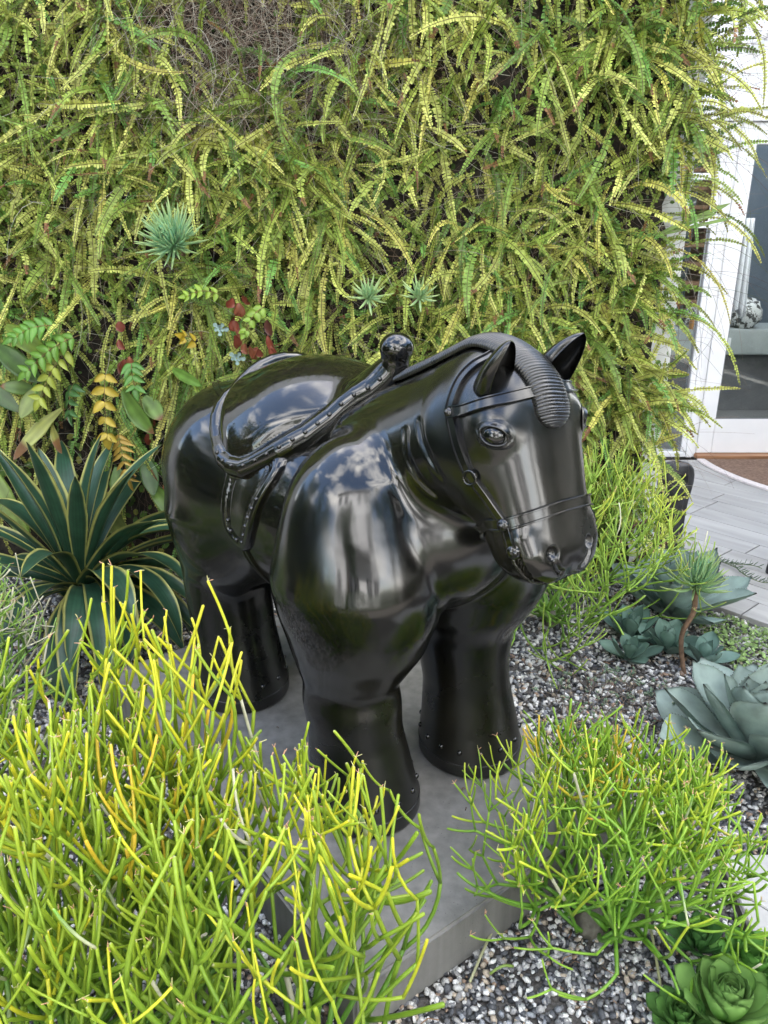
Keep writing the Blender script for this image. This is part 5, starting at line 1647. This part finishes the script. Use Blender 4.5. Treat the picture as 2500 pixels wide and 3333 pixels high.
# ---------------------------------------------------------------- pencil-stemmed bushes
def stick_bush(name, label, base, n_main, spread, height, r0, seed, depth=4, seg=(.13, .20), up=.9, col=((.105, .245, .025), (.48, .54, .03), (.74, .62, .03)), pale=.10, group=None, yellow=.5, fan=(2, 4), base_r=.06, droop=0.0, avoid=None, lean=(0, 0), kk=6, tiny=True, gold=.5, len_decay=.86, curl=1.0, env=None, forkw=(.35, .85)):
    rs = np.random.RandomState(seed)
    t = empty(name, base, label, 'bush', group)
    g, y, o_ = [np.array(c) for c in col]
    nseg = 0
    B0 = np.array(base)
    V, F = tube(np.array([[0, 0, -.01], [.003, 0, .03], [0, 0, .07]]), [base_r * .5, base_r * .42, base_r * .3], 9)
    link('stump', np_mesh('stump', V, F, [M_BARK], True, np.tile([.17, .16, .13], (len(V), 1))), t)
    for m in range(n_main):
        f = math.sqrt((m + .5) / n_main)
        az = m * 2.39996 + rs.normal(0, .15)
        pol = f * spread
        d = np.array([math.sin(pol) * math.cos(az) + lean[0], math.sin(pol) * math.sin(az) + lean[1], math.cos(pol)])
        d /= np.linalg.norm(d)
        mb = MB()
        ispale = rs.rand() < pale
        yel = rs.rand() < yellow
        age = rs.uniform(0, 1)
        stack = [(np.array([rs.normal(0, base_r * .5), rs.normal(0, base_r * .5), .02 + rs.uniform(0, .03)]), d, 0, r0 * rs.uniform(.9, 1.15))]
        while stack:
            p, dd, lv, r = stack.pop()
            L = rs.uniform(*seg) * height * (len_decay ** lv) * (1.15 if lv == 0 else 1)
            n = 6
            P = [p]; q = dd.copy()
            bow = rs.normal(0, .6, 3) * curl
            for k in range(n - 1):
                upv = up * (1.0 + lv * .9)
                q = q + (np.array([0, 0, 1.0]) * (upv - droop * (lv + 1)) + bow) * L / (n - 1) * 2.4
                q /= np.linalg.norm(q)
                P.append(P[-1] + q * L / (n - 1))
            P = np.array(P)
            W = P + B0
            if env is not None and (W[-1, 2] > env[1] * math.sqrt(max(.02, 1 - ((W[-1, 0] - B0[0] - env[2]) ** 2 + (W[-1, 1] - B0[1] - env[3]) ** 2) / env[0] ** 2)) * (1 + .12 * math.sin(m * 5.1)) or (W[-1, 0] - B0[0] - env[2]) ** 2 + (W[-1, 1] - B0[1] - env[3]) ** 2 > env[0] ** 2 * (1 + .3 * math.sin(m * 3.3))):
                if lv > 0 and mb.n and tiny and rs.rand() < .0: pass
                continue
            if (W[-1, 2] < .02) or (avoid is not None and avoid(W)):
                continue
            last = lv >= depth - 1 or (lv >= 2 and rs.rand() < .12)
            rr = np.linspace(r, r * .88, n)
            V, F = tube(P, rr, kk)
            tt = np.concatenate([[0], np.linspace(0, 1, n), [1]])
            hfrac = np.clip(lv / (depth - 1), 0, 1)
            c0 = g * (1 - hfrac * .6) + y * hfrac * .6
            c1 = g * (1 - hfrac) + y * hfrac
            if not yel:
                c1 = c1 * .55 + g * np.array([1.5, 1.25, 1.1]) * .45; c0 = c0 * .5 + g * 1.1 * .5
            if yel and lv >= depth - 2:
                c0 = c0 * .4 + y * .6; c1 = y * .45 + o_ * .55
                if age < gold * .35: c1 = np.array([.70, .46, .04]); c0 = y * .6 + np.array([.66, .44, .04]) * .4
            pl = (ispale and lv >= 2 and rs.rand() < .7) or (rs.rand() < pale * .5)
            if pl: c0 = np.array([.55, .53, .36]); c1 = np.array([.60, .57, .42]) if rs.rand() < .6 else g * 1.3
            C = c0[None] * (1 - tt[:, None]) + c1[None] * tt[:, None]
            C = np.repeat(C, kk, 0) * rs.uniform(.85, 1.15)
            if last: C[-kk:] = np.array([.42, .40, .22])
            mb.add(V, F, C); nseg += 1
            if last:
                if tiny and rs.rand() < .5:
                    for _ in range(rs.randint(1, 4)):
                        dv = rs.normal(0, 1, 3); dv[2] = abs(dv[2]); dv /= np.linalg.norm(dv)
                        V2, F2 = tube(np.array([P[-1], P[-1] + dv * rs.uniform(.006, .014)]), [.0011, .0006], 4)
                        mb.add(V2, F2, np.array([.62, .34, .20]) if rs.rand() < .5 else np.array([.55, .52, .22]))
                continue
            kf = rs.randint(fan[0], fan[1] + 1)
            T_ = q; ref = np.cross(T_, rs.normal(0, 1, 3)); ref /= np.linalg.norm(ref); r2 = np.cross(T_, ref)
            a0 = rs.uniform(0, 2 * PI)
            for k in range(kf):
                a = a0 + 2 * PI * k / kf + rs.normal(0, .3)
                sp = rs.uniform(*forkw)
                nd = T_ + (ref * math.cos(a) + r2 * math.sin(a)) * sp
                nd /= np.linalg.norm(nd)
                stack.append((P[-1] - T_ * r * .3, nd, lv + 1, r * rs.uniform(.72, .9)))
        if mb.n:
            link('branch', mb.mesh('branch', [M_STICK]), t)
    print(name, nseg)
    return t
def in_plinth(W):
    x, y, z = W[-1]
    return bool(in_pl(np.array([x]), np.array([y]), .0)[0]) and z < .17
def av_big(W):
    # keep clear of the lens, the plinth and the horse's near legs
    w = W[-1]
    if in_plinth(W): return True
    if w[1] < .42: return True
    if np.hypot(w[0] - .02, w[1] - 1.72) < .20: return True
    if np.hypot(w[0] + .47, w[1] - 2.33) < .24: return True
    return False
for k, (bx, by, nm, hh2, sp, sd_, env, lb, ln) in enumerate((
        (-.64, 1.12, 30, .76, .9, 201, (.44, .93, 0, 0), 'yellow and green pencil-stemmed bush at the bottom left, middle clump', (0, .1)),
        (-.17, 1.08, 28, .66, 1.0, 202, (.42, .80, -.04, .04), 'green pencil-stemmed bush at the bottom, right-hand clump against the plinth', (.05, .1)),
        (-1.12, 1.30, 22, .72, .85, 203, (.40, .86, 0, 0), 'golden-tipped pencil-stemmed bush at the left edge of the picture', (0, .1)),
        (-.44, 1.30, 20, .80, .50, 204, (.28, 1.02, 0, .04), 'tall yellow-tipped pencil bush close to the plinth, in front of the hind leg', (0, 0)),
        (-.50, .88, 18, .54, 1.0, 205, (.38, .66, 0, .05), 'green pencil-stemmed clump lowest in the bottom left corner', (0, .25)))):
    stick_bush('pencil_bush', lb, (bx, by, 0), nm, sp, hh2, .0064, sd_, depth=5, seg=(.24, .40), avoid=av_big, pale=.05, lean=ln, group='pencil bushes at the bottom left', yellow=.48, fan=(2, 3), base_r=.10, curl=1.6, gold=.35, env=env, forkw=(.5, 1.15), up=.75)
stick_bush('pencil_bush', 'lime green pencil bush in front of the plinth at the right, with thick grey stump', (.52, 1.47, 0), 36, 1.25, .44, .0056, 211, depth=5, seg=(.24, .40), avoid=lambda W: in_plinth(W) or np.hypot(W[-1][0] - .26, W[-1][1] - 2.0) < .2 or (W[-1][2] < .07 and W[-1][1] < 1.36) or W[-1][1] < 1.18,
           pale=.03, lean=(.02, .08), yellow=.2, fan=(2, 3), base_r=.10, gold=.05, col=((.11, .27, .03), (.33, .48, .035), (.58, .60, .04)), group='pencil bush at the right', curl=1.8, up=.65, env=(.46, .58, .03, .05), forkw=(.5, 1.15))
stick_bush('pencil_bush', 'bushy lime pencil plant behind the horse\'s muzzle, against the wall end', (.74, 3.05, 0), 34, 1.4, .66, .0055, 221, depth=5, seg=(.26, .40), pale=.04, yellow=.3, fan=(2, 3), up=.45, gold=.05,
           col=((.16, .32, .05), (.42, .54, .08), (.60, .60, .06)), avoid=lambda W: (W[-1][1] > WY - .03 and W[-1][0] < WX + .05) or W[-1][0] > 1.22 + .2 * W[-1][2] or W[-1][1] < 2.45, group='pencil bushes by the wall', lean=(-.05, -.05), curl=2.0)
stick_bush('pencil_bush', 'pale green pencil plant with cream tips, left edge, before the striped agave', (-1.42, 2.14, 0), 26, 1.4, .58, .0055, 231, depth=5, seg=(.26, .38), pale=.25, yellow=.08, fan=(2, 3), up=.35, gold=.0,
           col=((.14, .29, .05), (.32, .46, .08), (.50, .52, .12)), lean=(.1, 0), group='pencil bushes by the wall', curl=1.8, env=(.42, .86, .02, 0))

# ---- low dry succulent mat on the gravel
rs = np.random.RandomState(80)
dm = empty('dry_succulent', (.83, 2.42, 0), 'low straggly grey-green succulent with bare twigs on the gravel between plinth and agaves', 'succulent')
for i in range(70):
    az = rs.uniform(0, 2 * PI); r = .24 * math.sqrt(rs.rand())
    p0 = np.array([r * math.cos(az), r * math.sin(az) * .8, .005])
    mb = MB()
    P = frond_curve(p0, (rs.normal(0, .5), rs.normal(0, .5), 1), rs.uniform(.05, .12), 0, 6, 6, rs)
    P[:, 2] = np.maximum(P[:, 2], .004)
    V, F = tube(P, np.linspace(.0016, .001, 6), 4); mb.add(V, F, np.array([.24, .19, .15]) * rs.uniform(.7, 1.3))
    for k in range(rs.randint(5, 11)):
        d = rs.normal(0, 1, 3); d[2] = abs(d[2]) + .2; d /= np.linalg.norm(d)
        q = P[-1 - (k % 2)]
        L = rs.uniform(.008, .016)
        V, F = tube(np.array([q, q + d * L * .5, q + d * L]), [.0012, .0036, .0014], 5)
        mb.add(V, F, np.array([[.20, .28, .19], [.30, .32, .22], [.34, .22, .18]])[rs.choice(3, p=[.65, .25, .1])] * rs.uniform(.8, 1.2))
    link('sprig', mb.mesh('sprig', [M_SUCC]), dm)
for i in range(60):
    az = rs.uniform(0, 2 * PI); r = .26 * math.sqrt(rs.rand())
    P = frond_curve((r * math.cos(az), r * math.sin(az) * .8, .02), (rs.normal(0, 1), rs.normal(0, 1), .4), rs.uniform(.06, .16), 4, 7, 5, rs); P[:, 2] = np.maximum(P[:, 2], .006)
    V, F = tube(P, .0011, 4); link('twig', np_mesh('twig', V, F, [M_DRY], True, np.tile(np.array([.26, .21, .17]) * rs.uniform(.6, 1.2), (len(V), 1))), dm)

# ---- ground cover of tiny leaves at right
mb = MB()
for i in range(2600):
    x = rs.uniform(1.38, 1.95); y = rs.uniform(2.55, 3.12)
    if x * DN[0] + y * DN[1] > n0 - .035: continue
    V, F, c = oval(np.array([x, y, .012 + rs.uniform(0, .028) + .01 * math.sin(x * 30) * math.cos(y * 27)]), rs.uniform(.006, .010), np.array([rs.normal(0, .5), rs.normal(0, .5), 1]), rs.normal(0, 1, 3), np.array([.25, .38, .12]) * rs.uniform(.6, 1.3))
    mb.add(V, F, c)
o = link('ground_cover', mb.mesh('ground_cover', [M_LEAF])); tag(o, 'mat of tiny pale green leaves between the gravel and the deck edge', 'ground cover', kind='stuff')

# ---- trailing vine lying on the deck and woody branch with a small leaf cluster
vn = empty('trailing_vine', (1.62, 3.55, .035), 'thin trailing vine with small paired leaves lying on the deck boards', 'vine')
base = np.array(vn.location)
def gpos(px, py, z):
    x = (px - 1250) / 2510.; y = -(py - 1666.5) / 2510.
    d = np.array([x, math.cos(PITCH) + y * math.sin(PITCH), -math.sin(PITCH) + y * math.cos(PITCH)])
    return np.array([0, 0, CAM_H]) + d * ((z - CAM_H) / d[2])
for pts in (((2195, 1800), (2260, 1808), (2330, 1825), (2390, 1835), (2450, 1840), (2480, 1850)), ((2330, 1822), (2390, 1845), (2430, 1875), (2480, 1895), (2520, 1895))):
    P = catmull([gpos(a, b, .045) for a, b in pts], 40) - base
    V, F = tube(P, .0022, 5); link('stem', np_mesh('stem', V, F, [M_DRY], True, np.tile([.16, .20, .10], (len(V), 1))), vn)
    T = np.gradient(P, axis=0)
    me = leaf_mesh('leaf', M_SUCC, L=.035, W=.0035, prof=BL, cup=.3, thick=.002, nr=7, nc=5, bend=.4, body=(.15, .21, .14))
    for k in range(1, 39, 2):
        t_ = T[k] / np.linalg.norm(T[k])
        for s_ in (1, -1):
            o = bpy.data.objects.new('leaf', me); COL.objects.link(o); o.parent = vn
            orient(o, P[k], np.cross((0, 0, 1), t_) * s_ + np.array([0, 0, rs.uniform(.4, 1.4)]) + t_ * .3, t_)
wb = empty('woody_branch', (1.15, 3.35, .3), 'bare brown woody branch ending in a small cluster of spoon-shaped leaves beside the black stand', 'branch')
base = np.array(wb.location)
def ypos(px, py, Y): return wpos(px, py, Y)
for pts in (((1960, 1830, 3.2), (2010, 1760, 3.2), (2060, 1715, 3.2), (2125, 1690, 3.2)), ((1970, 1800, 3.2), (2060, 1730, 3.15)), ((2060, 1830, 3.3), (2130, 1785, 3.3), (2180, 1765, 3.3), (2210, 1757, 3.3))):
    P = catmull([ypos(*q) for q in pts], 14) - base
    V, F = tube(P, np.linspace(.011, .007, 14), 8); link('stem', np_mesh('stem', V, F, [M_BARK], True, np.tile([.13, .075, .055], (len(V), 1))), wb)
me = leaf_mesh('leaf', M_SUCC, L=.045, W=.009, prof=[(0, .2), (.4, .35), (.75, 1), (.92, .8), (1, .1)], cup=.3, thick=.003, nr=9, nc=5, bend=.2, body=(.30, .38, .13))
c = ypos(2228, 1752, 3.3) - base
for a in np.linspace(0, 2 * PI, 8)[:-1]:
    o = bpy.data.objects.new('leaf', me); COL.objects.link(o); o.parent = wb
    orient(o, c, (math.cos(a), -.2, math.sin(a)), (0, -1, .4))
# dead leaves, twigs and fallen stems on the gravel
for k, (px, py, qx, qy, lb) in enumerate(((1640, 2960, 1530, 3195, 'pale fallen stem lying on the gravel in front of the plinth'), (1595, 3170, 1670, 3145, 'short green fallen stem on the gravel in the foreground'),
                                         (2100, 2950, 2150, 3210, 'long pale fallen stem running to the green rosettes'))):
    a, b = gpos(px, py, .018), gpos(qx, qy, .018)
    P = np.array([a + (b - a) * s + np.array([0, 0, .012 * math.sin(PI * s)]) for s in np.linspace(0, 1, 8)]) - a
    V, F = tube(P, .0035, 6)
    o = link('fallen_stem', np_mesh('fallen_stem', V, F, [M_STICK], True, np.tile([(.42, .42, .24), (.25, .36, .08), (.44, .44, .22)][k], (len(V), 1))), None, a); tag(o, lb, 'stem')
mb = MB()
for i in range(420):
    x, y = rs.uniform(-1.3, 1.3), rs.uniform(1.2, 3.4)
    zo = .15 if in_pl(np.array([x]), np.array([y]), -.02)[0] else 0
    if (zo and rs.rand() < .6) or (not zo and in_pl(np.array([x]), np.array([y]), .02)[0]) or x * DN[0] + y * DN[1] > n0 or (x > .85 and y < 1.7): continue
    a = rs.uniform(0, 2 * PI); L = rs.uniform(.01, .05)
    if zo: L *= .35
    P = np.array([[x, y, .018], [x + L * .5 * math.cos(a), y + L * .5 * math.sin(a), .022], [x + L * math.cos(a + .3), y + L * math.sin(a + .3), .016]]) + np.array([0, 0, zo - (.016 if zo else 0)])
    V, F = tube(P, rs.uniform(.0006, .0016), 4); mb.add(V, F, np.array([.20, .12, .07]) * rs.uniform(.5, 1.6))
tag(link('plant_litter', mb.mesh('plant_litter', [M_DRY])), 'brown twigs and crumbs of dead leaf scattered over the gravel', 'litter', kind='stuff')
# ================================================================= THE GARDEN BEHIND THE PHOTOGRAPHER (seen mirrored in the polished bronze)
m_dw, *_ = new_mat('dark_window'); m_dw.node_tree.nodes['Principled BSDF'].inputs['Base Color'].default_value = (.02, .024, .03, 1)
m_dw.node_tree.nodes['Principled BSDF'].inputs['Roughness'].default_value = .08
m_roof, *_ = new_mat('grey_roof'); add_noise_color(m_roof, (.08, .08, .085), (.13, .13, .135), 8)
hb = empty('opposite_house', (-1, -5, 0), 'tall white house opposite, behind the photographer, its front in full sun', 'house')
box_obj('wall', -4.4, 2.6, -9, -5, 0, 7.4, m_white2, hb)
box_obj('roof', -4.7, 2.9, -9.3, -4.7, 7.405, 7.6, m_roof, hb)
for zz in (.9, 3.4, 5.6):
    for x in (-3.7, -2.3, .4, 1.8) if zz > 5 else ((-3.6, 2.0) if zz > 3 else (-3.6, -1.9, -.9, 1.0, 2.0)):
        box_obj('window', x - .34, x + .34, -5.003, -4.96, zz, zz + 1.3, m_dw, hb)
        box_obj('window_frame', x - .03, x + .03, -4.958, -4.94, zz, zz + 1.3, m_white, hb)
box_obj('cornice', -4.4, 2.6, -5.0, -4.85, 2.85, 3.0, m_white, hb)
box_obj('balcony', -1.6, 1.6, -4.85, -4.2, 3.005, 3.08, m_roof, hb)
for x in np.arange(-1.55, 1.56, .31):
    box_obj('baluster', x - .012, x + .012, -4.23, -4.2, 3.085, 3.95, m_roof, hb)
box_obj('rail', -1.6, 1.6, -4.24, -4.19, 3.955, 4.0, m_roof, hb)
m_pave2, *_ = new_mat('terrace_paving'); add_noise_color(m_pave2, (.30, .29, .27), (.40, .39, .37), 2)
tag(box_obj('terrace', -6, 6, -4.9, -2.6, .001, .02, m_pave2), kind='structure')
tag(box_obj('garden_wall', -8.2, -8.0, -6, 9, 0, 1.9, m_roof), 'dark grey garden wall along the left side behind the photographer', 'wall')

M_TLEAF = tint_mat('tree_leaf', .5, .3, 6, .4, .1)
def tree(x, y, h, cr, seed, label, col=(.045, .085, .025)):
    rs = np.random.RandomState(seed)
    t = empty('garden_tree', (x, y, 0), label, 'tree', 'trees behind the photographer')
    mb = MB()
    trunk = catmull([(0, 0, 0), (rs.normal(0, .1), rs.normal(0, .1), h * .35), (rs.normal(0, .2), rs.normal(0, .2), h * .8)], 10)
    V, F = tube(trunk, np.linspace(.16, .05, 10), 8); mb.add(V, F, np.array([.10, .08, .06]))
    tips = []
    for k in range(9):
        a = k * 2.4; p0 = trunk[4 + k % 5]
        p1 = p0 + np.array([math.cos(a) * cr * .6, math.sin(a) * cr * .6, h * rs.uniform(.1, .3)])
        V, F = tube(np.array([p0, (p0 + p1) / 2 + [0, 0, .1], p1]), [.05, .035, .015], 6); mb.add(V, F, np.array([.10, .08, .06])); tips.append(p1)
    link('trunk', mb.mesh('trunk', [M_BARK]), t)
    n = 3400
    cl = np.array([tips[rs.randint(len(tips))] + rs.normal(0, cr * .28, 3) for _ in range(60)] )
    c = cl[rs.randint(0, 60, n)] + rs.normal(0, cr * .13, (n, 3))
    nr = rs.normal(0, 1, (n, 3)); nr /= np.linalg.norm(nr, axis=1)[:, None]
    a = np.cross(nr, rs.normal(0, 1, (n, 3))); a /= np.linalg.norm(a, axis=1)[:, None]; b = np.cross(nr, a)
    sz = rs.uniform(.05, .10, (n, 1))
    V = np.stack([c - a * sz, c + b * sz * .5, c + a * sz, c - b * sz * .5], 1).reshape(-1, 3)
    F = np.arange(n)[:, None] * 4 + np.arange(4)[None]
    C = np.repeat(np.array(col)[None] * rs.uniform(.6, 1.5, (n, 1)), 4, 0)
    o = link('crown', np_mesh('crown', V, F, [M_TLEAF], False, C), t); o['kind'] = 'stuff'
tree(-5.2, -1.6, 4.2, 1.7, 301, 'spreading tree left of the photographer near the garden wall')
tree(-1.7, -3.0, 4.4, .9, 302, 'slim tree standing before the sunlit front of the opposite house')
tree(5.2, .6, 5.0, 1.9, 303, 'round tree on the right side behind the photographer')
tree(-5.8, 1.6, 4.4, 1.7, 304, 'broad tree at far left, level with the photographer')
tree(4.2, -2.8, 5.4, 1.8, 305, 'tall tree right of the opposite house')
def hedge(x0, x1, y0, y1, h, n, sz, label, seed, col=(.045, .085, .025)):
    rs = np.random.RandomState(seed)
    c = np.stack([rs.uniform(x0, x1, n), rs.uniform(y0, y1, n), h * rs.uniform(0, 1, n)], 1)
    c[:, 2] *= 1 + .08 * np.sin(c[:, 0] * 2.3 + c[:, 1] * 1.7)
    nr = rs.normal(0, 1, (n, 3)); nr /= np.linalg.norm(nr, axis=1)[:, None]
    a = np.cross(nr, rs.normal(0, 1, (n, 3))); a /= np.linalg.norm(a, axis=1)[:, None]; b = np.cross(nr, a)
    V = np.stack([c - a * sz, c + b * sz * .5, c + a * sz, c - b * sz * .5], 1).reshape(-1, 3)
    o = link('hedge', np_mesh('hedge', V, np.arange(n)[:, None] * 4 + np.arange(4)[None], [M_TLEAF], False, np.repeat(np.array([col]) * rs.uniform(.5, 1.5, (n, 1)), 4, 0)))
    tag(o, label, 'hedge')
hedge(-4.5, 4.4, -2.5, -1.9, .95, 9000, .045, 'low clipped green hedge added unseen behind the photographer to streak the reflections', 9)  # unseen hedge added for dark streaks in the bronze
hedge(4.7, 5.4, -2.2, 5.4, 3.7, 16000, .09, 'tall dark hedge added at right, outside the picture, to darken reflections in the bronze', 10)  # unseen hedge added to darken what the horse mirrors
hedge(-5.2, -4.6, -1.5, 3.6, 2.7, 10000, .09, 'tall dark hedge added at left, outside the picture, to darken reflections in the bronze', 12)  # also added, keeps the reflections from the left dark
